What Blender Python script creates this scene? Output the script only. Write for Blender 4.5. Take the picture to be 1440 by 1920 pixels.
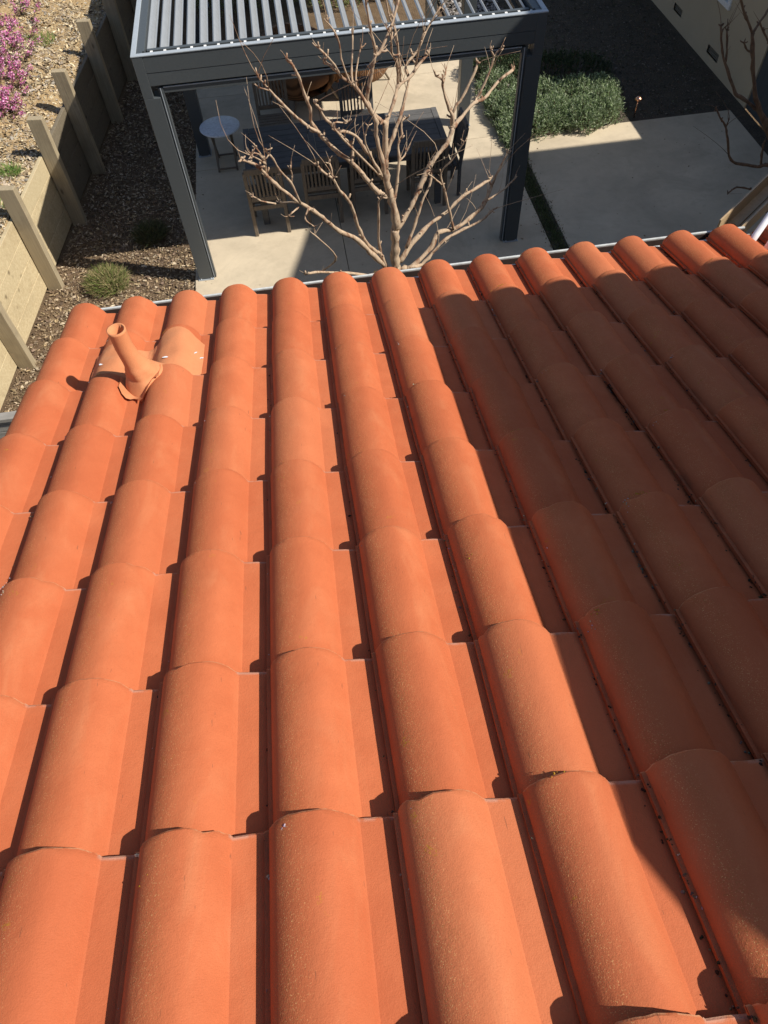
import bpy, bmesh, math, random
import numpy as np
from mathutils import Matrix, Vector
random.seed(7); RNG = np.random.default_rng(11)
SC = bpy.context.scene
for o in list(bpy.data.objects): bpy.data.objects.remove(o)
R_ = math.radians

# ------------------------------------------------------------------ camera, sky, sun, exposure
cam = bpy.data.cameras.new('camera'); camo = bpy.data.objects.new('camera', cam); SC.collection.objects.link(camo)
rt = Vector((0.98847, -0.14661, -0.03784)); dn = Vector((-0.14299, -0.82164, -0.55178)); fw = Vector((0.04981, 0.55083, -0.83313))
M = Matrix((rt, -dn, -fw)).transposed().to_4x4(); M.translation = Vector((-0.13483, -3.51186, 5.58172)); camo.matrix_world = M
cam.sensor_fit = 'VERTICAL'; cam.sensor_height = 36.0; cam.sensor_width = 27.0; cam.lens = 36.0*1307.7/1920.0
cam.clip_start = 0.05; cam.clip_end = 400
SC.camera = camo
SUN_EL = R_(45.3); SH = Vector((-0.934, 0.357))          # horizontal direction in which shadows fall
world = bpy.data.worlds.new('World'); SC.world = world; world.use_nodes = True
wn = world.node_tree.nodes; wl = world.node_tree.links
sky = wn.new('ShaderNodeTexSky'); sky.sky_type = 'NISHITA'; sky.sun_disc = False; sky.ozone_density = 1.0
sky.sun_elevation = SUN_EL; sky.sun_rotation = math.atan2(-SH.x, -SH.y)
wn['Background'].inputs[1].default_value = 0.082
wl.new(sky.outputs[0], wn['Background'].inputs[0])
sl = bpy.data.lights.new('sun', 'SUN'); sl.energy = 5.0; sl.angle = R_(0.53); sl.color = (1.0, 0.93, 0.82)
so = bpy.data.objects.new('sun', sl); SC.collection.objects.link(so)
sdir = Vector((SH.x*math.cos(SUN_EL), SH.y*math.cos(SUN_EL), -math.sin(SUN_EL)))
so.rotation_euler = sdir.to_track_quat('-Z', 'Y').to_euler(); so.location = (8, -4, 12)
SC.view_settings.view_transform = 'Standard'; SC.view_settings.look = 'None'; SC.view_settings.gamma = 1.0
SC.view_settings.use_curve_mapping = False; SC.view_settings.exposure = 0.36
SC.render.engine = 'CYCLES'

# ------------------------------------------------------------------ helpers
def tag(o, label=None, cat=None, group=None, kind=None):
    if label: o['label'] = label
    if cat: o['category'] = cat
    if group: o['group'] = group
    if kind: o['kind'] = kind
    return o
def link(o, parent=None):
    SC.collection.objects.link(o)
    if parent is not None: o.parent = parent
    return o
def empty(name, loc=(0, 0, 0), rz=0):
    o = bpy.data.objects.new(name, None); o.location = loc; o.rotation_euler = (0, 0, rz); o.empty_display_size = .1
    return link(o)
class MB:
    """collects vertices and faces for one mesh"""
    def __init__(s): s.v = []; s.f = []; s.sm = []
    def add(s, vs, fs, smooth=False):
        k = len(s.v); s.v += [tuple(p) for p in vs]
        for f in fs: s.f.append(tuple(i+k for i in f)); s.sm.append(smooth)
        return s
    def box(s, a, b, m=None):
        x0, y0, z0 = a; x1, y1, z1 = b
        vs = [Vector(p) for p in ((x0,y0,z0),(x1,y0,z0),(x1,y1,z0),(x0,y1,z0),(x0,y0,z1),(x1,y0,z1),(x1,y1,z1),(x0,y1,z1))]
        if m is not None: vs = [m @ p for p in vs]
        return s.add(vs, [(3,2,1,0),(4,5,6,7),(0,1,5,4),(1,2,6,5),(2,3,7,6),(3,0,4,7)])
    def bar(s, p, q, wx, wy, up=(0, 0, 1)):
        p = Vector(p); q = Vector(q); d = (q-p).normalized(); u = Vector(up)
        if abs(d.dot(u)) > .98: u = Vector((0, 1, 0))
        a = d.cross(u).normalized(); b = a.cross(d).normalized()
        c = [(-1,-1),(1,-1),(1,1),(-1,1)]
        vs = [p+a*(i*wx/2)+b*(j*wy/2) for i, j in c]+[q+a*(i*wx/2)+b*(j*wy/2) for i, j in c]
        return s.add(vs, [(0,1,2,3),(7,6,5,4),(1,0,4,5),(2,1,5,6),(3,2,6,7),(0,3,7,4)])
    def tube(s, pts, n=8, caps=True):
        """pts = (x,y,z,r)"""
        P = [Vector(p[:3]) for p in pts]; k = len(s.v); ref = Vector((.31, .83, .46)).normalized()
        for i, p in enumerate(P):
            d = (P[min(i+1, len(P)-1)]-P[max(i-1, 0)]).normalized()
            a = d.cross(ref).normalized(); b = d.cross(a)
            for j in range(n):
                t = 2*math.pi*j/n; s.v.append(tuple(p+(a*math.cos(t)+b*math.sin(t))*pts[i][3]))
        for i in range(len(P)-1):
            for j in range(n):
                s.f.append((k+i*n+j, k+i*n+(j+1) % n, k+(i+1)*n+(j+1) % n, k+(i+1)*n+j)); s.sm.append(True)
        if caps:
            s.f.append(tuple(k+j for j in range(n))[::-1]); s.sm.append(False)
            s.f.append(tuple(k+(len(P)-1)*n+j for j in range(n))); s.sm.append(False)
        return s
    def lathe(s, prof, n=24, c=(0, 0, 0), smooth=True):
        k = len(s.v)
        for r, z in prof:
            for j in range(n):
                t = 2*math.pi*j/n; s.v.append((c[0]+r*math.cos(t), c[1]+r*math.sin(t), c[2]+z))
        for i in range(len(prof)-1):
            for j in range(n):
                s.f.append((k+i*n+j, k+i*n+(j+1) % n, k+(i+1)*n+(j+1) % n, k+(i+1)*n+j)); s.sm.append(smooth)
        return s
    def mesh(s, name, mat):
        me = bpy.data.meshes.new(name); me.from_pydata(s.v, [], s.f); me.polygons.foreach_set('use_smooth', s.sm)
        if mat: me.materials.append(mat)
        me.update(); return me
    def obj(s, name, mat, parent=None, bevel=0):
        o = bpy.data.objects.new(name, s.mesh(name, mat))
        if bevel:
            b = o.modifiers.new('b', 'BEVEL'); b.width = bevel; b.segments = 2; b.limit_method = 'ANGLE'; b.angle_limit = R_(40)
        return link(o, parent)
def box(name, a, b, mat, parent=None, bevel=0, m=None): return MB().box(a, b, m).obj(name, mat, parent, bevel)
def copy_tree(o, parent=None):
    c = o.copy(); SC.collection.objects.link(c); c.parent = parent
    if parent is not None: c.matrix_parent_inverse = o.matrix_parent_inverse.copy()
    for ch in list(o.children): copy_tree(ch, c)
    return c
def from_np(name, V, F, mat, parent=None, tint=None, smooth=False):
    me = bpy.data.meshes.new(name); me.from_pydata(V.tolist() if hasattr(V, 'tolist') else V, [], F.tolist() if hasattr(F, 'tolist') else F)
    me.materials.append(mat)
    if tint is not None:
        ca = me.color_attributes.new('tint', 'FLOAT_COLOR', 'POINT'); t = np.ones((len(V), 4)); t[:, :3] = tint; ca.data.foreach_set('color', t.ravel())
    if smooth: me.polygons.foreach_set('use_smooth', [True]*len(me.polygons))
    me.update(); o = bpy.data.objects.new(name, me); return link(o, parent)

# ------------------------------------------------------------------ materials
class NT:
    def __init__(s, name, rough=.7, spec=.3, metal=0):
        s.m = bpy.data.materials.new(name); s.m.use_nodes = True; s.n = s.m.node_tree.nodes; s.l = s.m.node_tree.links
        s.b = s.n['Principled BSDF']; s.b.inputs['Roughness'].default_value = rough
        s.b.inputs['Specular IOR Level'].default_value = spec; s.b.inputs['Metallic'].default_value = metal
    def put(s, i, x):
        if isinstance(x, (int, float)): i.default_value = x
        elif isinstance(x, tuple): i.default_value = x if len(x) == 4 or len(i.default_value) == 3 else (*x, 1)
        else: s.l.new(x, i)
    def co(s, kind='Object'): return s.n.new('ShaderNodeTexCoord').outputs[kind]
    def mapping(s, v, sc=(1, 1, 1), loc=None, rot=(0, 0, 0)):
        m = s.n.new('ShaderNodeMapping'); s.l.new(v, m.inputs[0]); s.put(m.inputs['Scale'], sc); m.inputs['Rotation'].default_value = rot
        if loc is not None: s.put(m.inputs['Location'], loc)
        return m.outputs[0]
    def noise(s, v, sc, det=4, ro=.6, dist=0, out=0):
        n = s.n.new('ShaderNodeTexNoise'); s.l.new(v, n.inputs['Vector']); n.inputs['Scale'].default_value = sc
        n.inputs['Detail'].default_value = det; n.inputs['Roughness'].default_value = ro; n.inputs['Distortion'].default_value = dist
        return n.outputs[out]
    def vor(s, v, sc, out=0, feat='F1'):
        n = s.n.new('ShaderNodeTexVoronoi'); s.l.new(v, n.inputs['Vector']); n.inputs['Scale'].default_value = sc; n.feature = feat; return n.outputs[out]
    def ramp(s, x, *st):
        r = s.n.new('ShaderNodeValToRGB'); s.l.new(x, r.inputs[0]); e = r.color_ramp.elements
        while len(e) < len(st): e.new(.5)
        for el, (p, c) in zip(e, st):
            el.position = p; el.color = (c, c, c, 1) if isinstance(c, (int, float)) else (*c, 1)
        return r.outputs[0]
    def mix(s, fac, a, b, mode='MIX'):
        m = s.n.new('ShaderNodeMix'); m.data_type = 'RGBA'; m.blend_type = mode
        s.put(m.inputs[0], fac); s.put(m.inputs[6], a); s.put(m.inputs[7], b); return m.outputs[2]
    def math(s, op, a, b=0.0, c=None):
        m = s.n.new('ShaderNodeMath'); m.operation = op; s.put(m.inputs[0], a); s.put(m.inputs[1], b)
        if c is not None: s.put(m.inputs[2], c)
        return m.outputs[0]
    def sep(s, v):
        n = s.n.new('ShaderNodeSeparateXYZ'); s.l.new(v, n.inputs[0]); return n.outputs
    def rnd(s): return s.n.new('ShaderNodeObjectInfo').outputs['Random']
    def off(s, v, k=37.0):
        """object coordinates shifted per object so that no two copies show the same pattern"""
        r = s.math('MULTIPLY', s.rnd(), k); c = s.n.new('ShaderNodeCombineXYZ')
        for i in range(3): s.l.new(r, c.inputs[i])
        a = s.n.new('ShaderNodeVectorMath'); a.operation = 'ADD'; s.l.new(v, a.inputs[0]); s.l.new(c.outputs[0], a.inputs[1]); return a.outputs[0]
    def tint(s):
        a = s.n.new('ShaderNodeVertexColor'); a.layer_name = 'tint'; return a.outputs[0]
    def bump(s, h, strength=.3, dist=.01, prev=None):
        b = s.n.new('ShaderNodeBump'); b.inputs['Strength'].default_value = strength; b.inputs['Distance'].default_value = dist
        s.l.new(h, b.inputs['Height'])
        if prev is not None: s.l.new(prev, b.inputs['Normal'])
        return b.outputs[0]
    def col(s, x): s.put(s.b.inputs['Base Color'], x); return s
    def nrm(s, x): s.l.new(x, s.b.inputs['Normal']); return s

def m_tile(name, base=(.50, .138, .056), dirty=True):
    t = NT(name, .7, .14); uv = t.sep(t.co('UV')); o = t.off(t.co('Object')); r = t.rnd()
    big = t.noise(o, 7, 3); fine = t.noise(o, 260, 3, .7); med = t.noise(o, 45, 5, .65)
    c = t.mix(t.ramp(big, (.32, 0), (.72, 1)), tuple(x*.90 for x in base), (base[0]*1.05, base[1]*1.12, base[2]*1.16))
    c = t.mix(t.math('MULTIPLY', t.ramp(r, (0, 0), (1, 1)), .6), c, (base[0]*.76, base[1]*.68, base[2]*.70))
    c = t.mix(t.ramp(t.math('FRACT', t.math('MULTIPLY', r, 7.31)), (.6, 0), (1, .45)), c, (base[0]*1.02, base[1]*1.28, base[2]*1.45))
    c = t.mix(t.math('MULTIPLY', t.ramp(t.noise(o, 3.3, 5, .6, 1.2), (.55, 0), (.75, 1)), .28), c, (base[0]*1.0, base[1]*1.35, base[2]*1.6))   # pale bloom
    if dirty:
        u, v = uv[0], uv[1]
        # grains and olive specks that gather along the left shoulder of each barrel
        band = t.ramp(u, (.06, 0), (.16, 1), (.24, .8), (.40, 0))
        patch = t.ramp(t.noise(t.mapping(o, (1, .55, 1)), 9, 3, .6), (.43, 0), (.60, 1))
        spk = t.ramp(fine, (.53, 0), (.60, 1))
        k = t.math('MULTIPLY', t.math('MULTIPLY', band, patch), spk)
        c = t.mix(t.math('MULTIPLY', k, .6), c, (.24, .11, .03))
        k2 = t.math('MULTIPLY', band, t.ramp(t.noise(o, 330, 2, .7), (.62, 0), (.66, 1)))
        c = t.mix(t.math('MULTIPLY', k2, .9), c, (.70, .42, .18))
        # grime on the lip and in the pan edge, more on some tiles than on others
        lip = t.math('MULTIPLY', t.ramp(u, (.0, 1), (.035, 1), (.075, 0)), t.ramp(t.noise(t.mapping(o, (1, .25, 1)), 30, 4, .6), (.45, 0), (.65, 1)))
        c = t.mix(t.math('MULTIPLY', t.math('MULTIPLY', lip, t.ramp(r, (.2, .3), (.9, 1))), .55), c, (.12, .055, .032))
        veil = t.math('MULTIPLY', t.ramp(u, (.08, .2), (.2, 1), (.36, .5), (.55, 0)), t.ramp(t.noise(t.mapping(o, (2.2, .35, 1)), 8, 5, .65, .6), (.40, 0), (.68, 1)))
        c = t.mix(t.math('MULTIPLY', veil, .22), c, (.30, .085, .036))
        dust = t.math('MULTIPLY', t.ramp(u, (.3, 0), (.5, 1), (.66, .6), (.8, .2)), t.ramp(t.noise(t.mapping(o, (1.4, .5, 1)), 6, 4, .6, .8), (.50, 0), (.72, 1)))
        c = t.mix(t.math('MULTIPLY', dust, .35), c, (.56, .24, .115))
        # chalky worn nose edge
        nose = t.math('MULTIPLY', t.ramp(v, (.0, 1), (.008, 0)), t.ramp(med, (.40, 0), (.55, 1)))
        c = t.mix(t.math('MULTIPLY', nose, .7), c, (.62, .36, .20))
        # bare grey edge of the pan nose
        pe = t.math('MULTIPLY', t.math('MULTIPLY', t.ramp(v, (.0, 1), (.012, .9), (.022, 0)), t.ramp(u, (.715, 0), (.73, 1))), t.ramp(t.noise(o, 18, 4), (.42, 0), (.55, 1)))
        c = t.mix(t.math('MULTIPLY', pe, .55), c, (.44, .30, .24))
        # yellow lichen
        ly = t.math('MULTIPLY', t.ramp(t.noise(o, 13, 2), (.70, 0), (.73, 1)), t.ramp(t.noise(o, 160, 3, .7), (.52, 0), (.58, 1)))
        ly = t.math('MULTIPLY', ly, t.ramp(u, (.05, 1), (.4, .9), (.5, 0)))
        c = t.mix(t.math('MULTIPLY', ly, .8), c, (.44, .22, .025))
        # dark scratches
        scv = t.ramp(t.noise(t.mapping(o, (9, 1.2, 3)), 14, 2, .5), (.74, 0), (.77, 1))
        c = t.mix(t.math('MULTIPLY', scv, .45), c, (.10, .055, .035))
    c = t.mix(t.ramp(fine, (.25, .30), (.5, 0)), c, tuple(x*.6 for x in base))
    t.col(c)
    b1 = t.bump(t.noise(o, 300, 3, .7), .35, .0022); b2 = t.bump(t.noise(o, 75, 4, .6), .32, .003, b1)
    t.nrm(t.bump(big, .25, .012, b2)); t.put(t.b.inputs['Roughness'], t.ramp(med, (.3, .62), (.7, .80)))
    return t.m
def m_plain(name, c, rough=.6, spec=.35, metal=0, sc=30, var=.18, bump=.1, bd=.003):
    t = NT(name, rough, spec, metal); o = t.off(t.co('Object')); n = t.noise(o, sc, 5, .65)
    t.col(t.mix(t.ramp(n, (.3, 0), (.7, 1)), tuple(x*(1-var) for x in c), tuple(min(1, x*(1+var)) for x in c)))
    t.nrm(t.bump(t.noise(o, sc*6, 3), bump, bd)); t.put(t.b.inputs['Roughness'], t.ramp(n, (.3, max(.05, rough-.08)), (.7, min(1, rough+.1))))
    return t.m
def m_wood(name, c, c2, axis=0, sc=1.0, knots=True, rough=.75):
    t = NT(name, rough, .25); o = t.off(t.co('Object'), 91.0); s = [22*sc]*3; s[axis] = 1.1*sc
    g = t.noise(t.mapping(o, tuple(s)), 2.2, 6, .62, .6); r = t.rnd()
    col = t.mix(t.ramp(g, (.30, 0), (.72, 1)), c2, c)
    col = t.mix(t.math('MULTIPLY', r, .55), col, tuple(x*.74 for x in c))
    col = t.mix(t.ramp(t.noise(o, 3.1*sc, 3), (.5, 0), (.75, .5)), col, tuple(x*.7 for x in c2))
    if knots:
        s2 = [5*sc]*3; s2[axis] = 2.2*sc; d = t.vor(t.mapping(o, tuple(s2)), 1.0)
        col = t.mix(t.ramp(d, (.05, .85), (.11, .25), (.15, 0)), col, tuple(x*.42 for x in c2))
    t.col(col); t.nrm(t.bump(g, .35, .004)); return t.m
def m_tinted(name, rough=.85, spec=.15, trans=0):
    t = NT(name, rough, spec); o = t.co('Object'); c = t.mix(1.0, t.tint(), t.mix(t.noise(o, 35, 3), (.6, .6, .6), (1.15, 1.15, 1.15)), 'MULTIPLY'); t.col(c)
    if trans:
        tr = t.n.new('ShaderNodeBsdfTranslucent'); t.l.new(c, tr.inputs[0]); mx = t.n.new('ShaderNodeMixShader'); mx.inputs[0].default_value = trans
        t.l.new(t.b.outputs[0], mx.inputs[1]); t.l.new(tr.outputs[0], mx.inputs[2]); t.l.new(mx.outputs[0], t.n['Material Output'].inputs[0])
    return t.m
def m_concrete(name, c):
    t = NT(name, .85, .2); o = t.co('Object'); w = t.off(o, 13.)
    a = t.noise(w, 1.3, 6, .62, .4); b = t.noise(w, 9, 5, .6); f = t.noise(w, 160, 3, .7)
    col = t.mix(t.ramp(a, (.3, 0), (.72, 1)), tuple(x*.80 for x in c), tuple(x*1.08 for x in c))
    col = t.mix(t.ramp(b, (.5, 0), (.8, .35)), col, tuple(x*.62 for x in c))
    col = t.mix(t.ramp(f, (.62, 0), (.72, .35)), col, tuple(x*.55 for x in c))
    col = t.mix(t.ramp(t.noise(w, 2.6, 2, .5), (.685, 0), (.70, .22), (.715, 0)), col, tuple(x*.6 for x in c))
    col = t.mix(t.ramp(t.noise(w, .8, 5, .7, 1.5), (.50, 0), (.70, .50)), col, tuple(x*.62 for x in c))
    col = t.mix(t.ramp(t.vor(w, 2.3), (.02, .55), (.05, 0)), col, tuple(x*.5 for x in c))
    t.col(col); b1 = t.bump(f, .25, .002); t.nrm(t.bump(b, .2, .004, b1)); return t.m
def m_soil(name, c1, c2, c3):
    t = NT(name, .95, .1); o = t.co('Object'); n = t.noise(o, 5, 6, .65); f = t.noise(o, 60, 5, .7); v = t.vor(o, 55)
    col = t.mix(t.ramp(n, (.35, 0), (.65, 1)), c1, c2); col = t.mix(t.ramp(f, (.5, 0), (.68, 1)), col, c3)
    t.col(col); b1 = t.bump(f, .8, .012); t.nrm(t.bump(v, .6, .012, b1)); return t.m
def m_stucco(name, c):
    t = NT(name, .9, .15); o = t.co('Object'); n = t.noise(o, 1.2, 5, .6); f = t.noise(o, 110, 4, .65)
    t.col(t.mix(t.ramp(n, (.3, 0), (.7, 1)), tuple(x*.88 for x in c), c)); t.nrm(t.bump(f, .6, .004)); return t.m
def m_bark(name, c, c2):
    t = NT(name, .8, .2); o = t.co('Object'); n = t.noise(t.mapping(o, (1, 1, .45)), 16, 5, .6, .8); f = t.noise(t.mapping(o, (1, 1, .25)), 70, 4, .6)
    col = t.mix(t.ramp(n, (.50, 0), (.62, 1)), c, c2); col = t.mix(t.ramp(f, (.35, .55), (.6, 0)), col, tuple(x*.55 for x in c))
    t.col(col); t.nrm(t.bump(f, .5, .004)); return t.m
def m_wicker(name, c):
    t = NT(name, .65, .3); o = t.co('Object'); a = t.n.new('ShaderNodeTexWave'); t.l.new(t.mapping(o, (1, 1, 1)), a.inputs[0]); a.inputs['Scale'].default_value = 22; a.bands_direction = 'Z'
    b = t.n.new('ShaderNodeTexWave'); t.l.new(t.mapping(o, (1, 1, 0)), b.inputs[0]); b.inputs['Scale'].default_value = 16; b.bands_direction = 'DIAGONAL'
    h = t.math('MULTIPLY', a.outputs[1], b.outputs[1]); n = t.noise(o, 30, 3)
    col = t.mix(t.ramp(h, (.05, 0), (.5, 1)), tuple(x*.25 for x in c), t.mix(n, c, tuple(x*1.3 for x in c)))
    t.col(col); t.nrm(t.bump(h, .8, .008)); return t.m
TILE = m_tile('terracotta_tile')
FLASH = m_tile('painted_flashing', (.62, .245, .11), False)
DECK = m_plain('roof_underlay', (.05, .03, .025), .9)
GUT = m_plain('gutter_paint', (.50, .52, .52), .35, .5)
TAN = m_plain('tan_gutter', (.40, .29, .17), .4, .4)
STUC = m_stucco('stucco_sand', (.56, .47, .34))
STUC2 = m_stucco('stucco_tan', (.50, .42, .30))
CHAR = m_plain('charcoal_metal', (.063, .073, .080), .42, .5, 0, 60, .08, .05, .001)
LOUV = m_plain('louver_metal', (.24, .26, .285), .40, .5, 0, 20, .06, .05, .001)
TRIM = m_plain('trim_metal', (.34, .38, .42), .35, .5, 0, 40, .06, .04, .001)  # paler than the charcoal frame: sky and sun on top edges put into the colour
STEEL = m_plain('bright_metal', (.78, .81, .85), .22, .8, 0, 20, .08, .04, .001)
COPPER = m_plain('copper', (.75, .38, .24), .25, .5, 1, 20)
CONC = m_concrete('patio_concrete', (.56, .475, .35))
PINE = m_wood('new_pine', (.60, .51, .33), (.40, .31, .18), 1, .8)
SHADEB = m_wood('shaded_board', (.22, .185, .13), (.13, .11, .08), 1, .8)  # boards coloured darker to deepen the pergola's shade on the wall
POSTW = m_wood('weathered_post', (.43, .36, .24), (.26, .21, .14), 2, 1.2)
GREYW = m_wood('grey_wood', (.34, .32, .29), (.2, .19, .17), 0, 1)
TEAK = m_wood('weathered_teak', (.24, .195, .15), (.13, .105, .08), 2, 1.6, False)
TABW = m_wood('dark_table_wood', (.15, .148, .148), (.075, .074, .075), 0, 1.3, False)
TABT = m_plain('round_table_top', (.62, .66, .72), .35, .4)
WICK = m_wicker('wicker', (.34, .17, .08))
CUSH = m_plain('brown_cushion', (.16, .075, .035), .9)
BARK = m_bark('smooth_bark', (.47, .355, .25), (.22, .11, .065))
BARK2 = m_bark('dark_bark', (.20, .13, .085), (.13, .075, .05))
MULCH = m_soil('mulch_soil', (.10, .068, .042), (.155, .108, .066), (.25, .18, .115))
DRY = m_soil('dry_slope_soil', (.27, .185, .095), (.40, .29, .155), (.48, .37, .22))
GRAV = m_soil('dark_gravel', (.06, .052, .042), (.095, .08, .06), (.15, .13, .10))
CHIP = m_tinted('wood_chips'); LEAF = m_tinted('leaves', .7, .2, .25)
GLASS = m_plain('window_glass', (.02, .03, .03), .05, .6, 0, 3, .1, 0)
WHITEP = m_plain('white_paint', (.78, .78, .76), .5)
VENTM = m_plain('vent_grille', (.16, .14, .11), .7)
# ------------------------------------------------------------------ ground and paving
def structure(o): o['kind'] = 'structure'; return o
structure(box('ground', (-90, -90, -.6), (90, 120, -.035), MULCH))
pat = structure(box('patio', (-1.60, 2.62, -.03), (2.84, 10.6, -.012), GRAV))
def slab(x0, x1, y0, y1, parent): return box('slab', (x0+.004, y0+.004, -.05), (x1-.004, y1-.004, 0), CONC, parent, .004)
for x0, x1 in ((-1.62, .30), (.30, 2.89)):
    for y0, y1 in ((2.6, 6.49), (6.49, 8.6), (8.6, 10.6)): slab(x0, x1, y0, y1, pat)
pat2 = structure(box('terrace', (3.11, 0.2, -.03), (6.36, 6.42, -.012), GRAV))
slab(3.09, 6.38, .2, 3.2, pat2); slab(3.09, 6.38, 3.2, 6.45, pat2)
structure(box('gravel_yard', (2.86, 6.4, -.03), (6.6, 40, -.004), GRAV))
structure(box('planting_strip', (2.90, .2, -.03), (3.09, 6.4, -.006), GRAV))
structure(box('side_strip', (6.38, .2, -.03), (6.6, 6.4, -.005), GRAV))
# bank behind the retaining wall: its own axes s along the wall, d away from it
WD = Vector((.129, .9916, 0)); WN = Vector((-.9916, .129, 0)); W0 = Vector((-3.505, 4.0, 0))   # face line of the boards
def wpt(s, d, z): return W0+WD*s+WN*d+Vector((0, 0, z))
def bank_z(s, d):
    return .865+.20*d+.05*math.sin(1.7*s+2*d)+.04*math.sin(4.1*s-3*d)
B = MB(); ns, nd = 90, 50; vs = []
for i in range(ns+1):
    for j in range(nd+1):
        s = -10+i*.4; d = .05+(j/nd)**1.6*16; p = wpt(s, d, bank_z(s, d)+random.uniform(-.012, .012)); vs.append(p)
B.add(vs, [(i*(nd+1)+j, i*(nd+1)+j+1, (i+1)*(nd+1)+j+1, (i+1)*(nd+1)+j) for i in range(ns) for j in range(nd)], True)
structure(B.obj('bank', DRY))

# loose chips, twigs and leaf litter (uncountable)
def chips(name, P, size, cols, asp=(.25, .5), tilt=.6, parent=None):
    n = len(P); P = np.array(P, float); L = RNG.uniform(size[0], size[1], n)*RNG.choice([.6, 1, 1, 1.5], n); W = L*RNG.uniform(asp[0], asp[1], n)
    a = RNG.uniform(0, 2*np.pi, n); tx = RNG.normal(0, tilt*.5, n); ty = RNG.normal(0, tilt, n)
    ux = np.stack([np.cos(a)*np.cos(tx), np.sin(a)*np.cos(tx), np.sin(tx)], 1); uy = np.stack([-np.sin(a)*np.cos(ty), np.cos(a)*np.cos(ty), np.sin(ty)], 1)
    un = np.cross(ux, uy); H = (L*RNG.uniform(.05, .25, n))[:, None]
    V = np.stack([P-ux*L[:, None]/2-uy*W[:, None]*.3, P-uy*W[:, None]/2+un*H*.5, P+ux*L[:, None]/2-uy*W[:, None]*.2, P+ux*L[:, None]*.45+uy*W[:, None]*.4, P+uy*W[:, None]/2+un*H, P-ux*L[:, None]*.42+uy*W[:, None]*.45], 1).reshape(-1, 3)
    k = np.arange(n)[:, None]*6; F = np.concatenate([k+np.array([[0, 1, 4, 5]]), k+np.array([[1, 2, 3, 4]])], 0)
    C = np.array(cols)[RNG.integers(0, len(cols), n)]*RNG.uniform(.6, 1.25, (n, 1)); C = np.repeat(C, 6, 0)
    o = from_np(name, V, F, CHIP, parent, C); o['kind'] = 'stuff'; return o
MC = [(.38, .29, .19), (.28, .21, .135), (.19, .135, .09), (.52, .43, .31), (.14, .10, .07), (.24, .17, .125), (.42, .32, .19)]
pts = []
while len(pts) < 26000:
    x, y = random.uniform(-3.9, -1.6), random.uniform(.5, 9.5)**1.0
    if Vector((x-W0.x, y-W0.y, 0)).dot(WN) > -.02: continue
    pts.append((x, y, random.uniform(-.035, -.012)))
tag(chips('bark_mulch', pts, (.018, .05), MC), 'brown wood chip mulch between the wooden wall and the patio', 'mulch')
pts = []
for i in range(46000):
    s = random.uniform(-1.2, 9); d = .06+random.random()**1.2*2.9; p = wpt(s, d, bank_z(s, d)+random.uniform(-.004, .014)); pts.append(tuple(p))
tag(chips('leaf_litter', pts, (.022, .062), [(.50, .40, .25), (.42, .33, .21), (.33, .25, .16), (.60, .49, .31), (.24, .18, .12), (.52, .43, .33), (.64, .55, .38), (.40, .36, .30)], (.18, .6)), 'dry leaf litter covering the bank above the wooden wall', 'leaf litter')
pts = [(random.uniform(2.9, 6.5), random.uniform(6.5, 13), random.uniform(-.003, .006)) for _ in range(12000)]
tag(chips('gravel', pts, (.012, .034), [(.12, .105, .085), (.09, .08, .06), (.17, .15, .12), (.10, .10, .06)], (.5, .9), .3), 'dark fine gravel beside the stucco house', 'gravel')
pts = [(random.uniform(2.9, 3.9), random.uniform(7.9, 12), random.uniform(-.002, .012)) for _ in range(2600)]
tag(chips('stone_mulch', pts, (.03, .07), [(.32, .29, .27), (.22, .20, .19), (.42, .40, .38)], (.5, .9), .4), 'pale stone chips behind the pergola corner post', 'stones')

pts = [(random.uniform(-1.5, 2.8), random.uniform(3.4, 9), .003) for _ in range(70)]+[(random.uniform(3.1, 6.3), random.uniform(3.3, 6.4), .003) for _ in range(60)]+[(random.choice([-1.6, 2.84, 3.11])+random.gauss(0, .04), random.uniform(3.4, 6.4), .004) for _ in range(260)]
tag(chips('fallen_leaves', pts, (.008, .026), [(.26, .19, .11), (.36, .27, .17), (.20, .14, .09)], (.3, .7), .3), 'scattered dry leaves and crumbs on the concrete paving', 'leaves')
# ------------------------------------------------------------------ the house we stand on
TH = 0.2989; CT, ST = math.cos(TH), math.sin(TH); EZ = 2.916; TW = .3001; TE = .4727; TE0 = .4809
RM = Matrix.Rotation(-.0074, 4, 'Z') @ Matrix(((1, 0, 0, .0045), (0, CT, ST, -.002), (0, -ST, CT, EZ), (0, 0, 0, 1)))     # local: u along eave, y downslope, h off the roof
def rp(u, v, h): return RM @ Vector((u, -v, h))
NC, NR = 18, 13
def vnose(j): return 0 if j == 0 else TE0+(j-1)*TE
DROP = .035
def prof(u):
    u = (u+.1165) % TW-.1165
    if u < -.105: return -.068
    if u <= .104:
        t = u/.106; t = max(-1, min(1, t))
        return -.077+.077*((max(0, 1-abs(t)**2.1)**.5) if t < 0 else 1-t**2.35)
    return -.076-.010*(u-.104)/.09
def roof_h(x, v):
    j = 0
    while j < NR-1 and vnose(j+1) <= v: j += 1
    u = (x+5*TW+.1165) % TW-.1165
    return prof(u)-DROP*(v-vnose(j))/TE
house = tag(empty('house', (0, -4, 0)), 'house with the orange barrel tile roof filling the foreground', 'house')
house.location = (0, 0, 0)
x0r, x1r = -5*TW-.16, (NC-6)*TW+.2; vr = vnose(NR)-.02
D = MB(); D.add([rp(x, v, h) for h in (-.135, -.19) for x, v in ((x0r+.05, .03), (x1r, .03), (x1r, vr), (x0r+.05, vr))], [(0, 1, 2, 3), (7, 6, 5, 4), (0, 4, 5, 1), (1, 5, 6, 2), (2, 6, 7, 3), (3, 7, 4, 0)])
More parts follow.
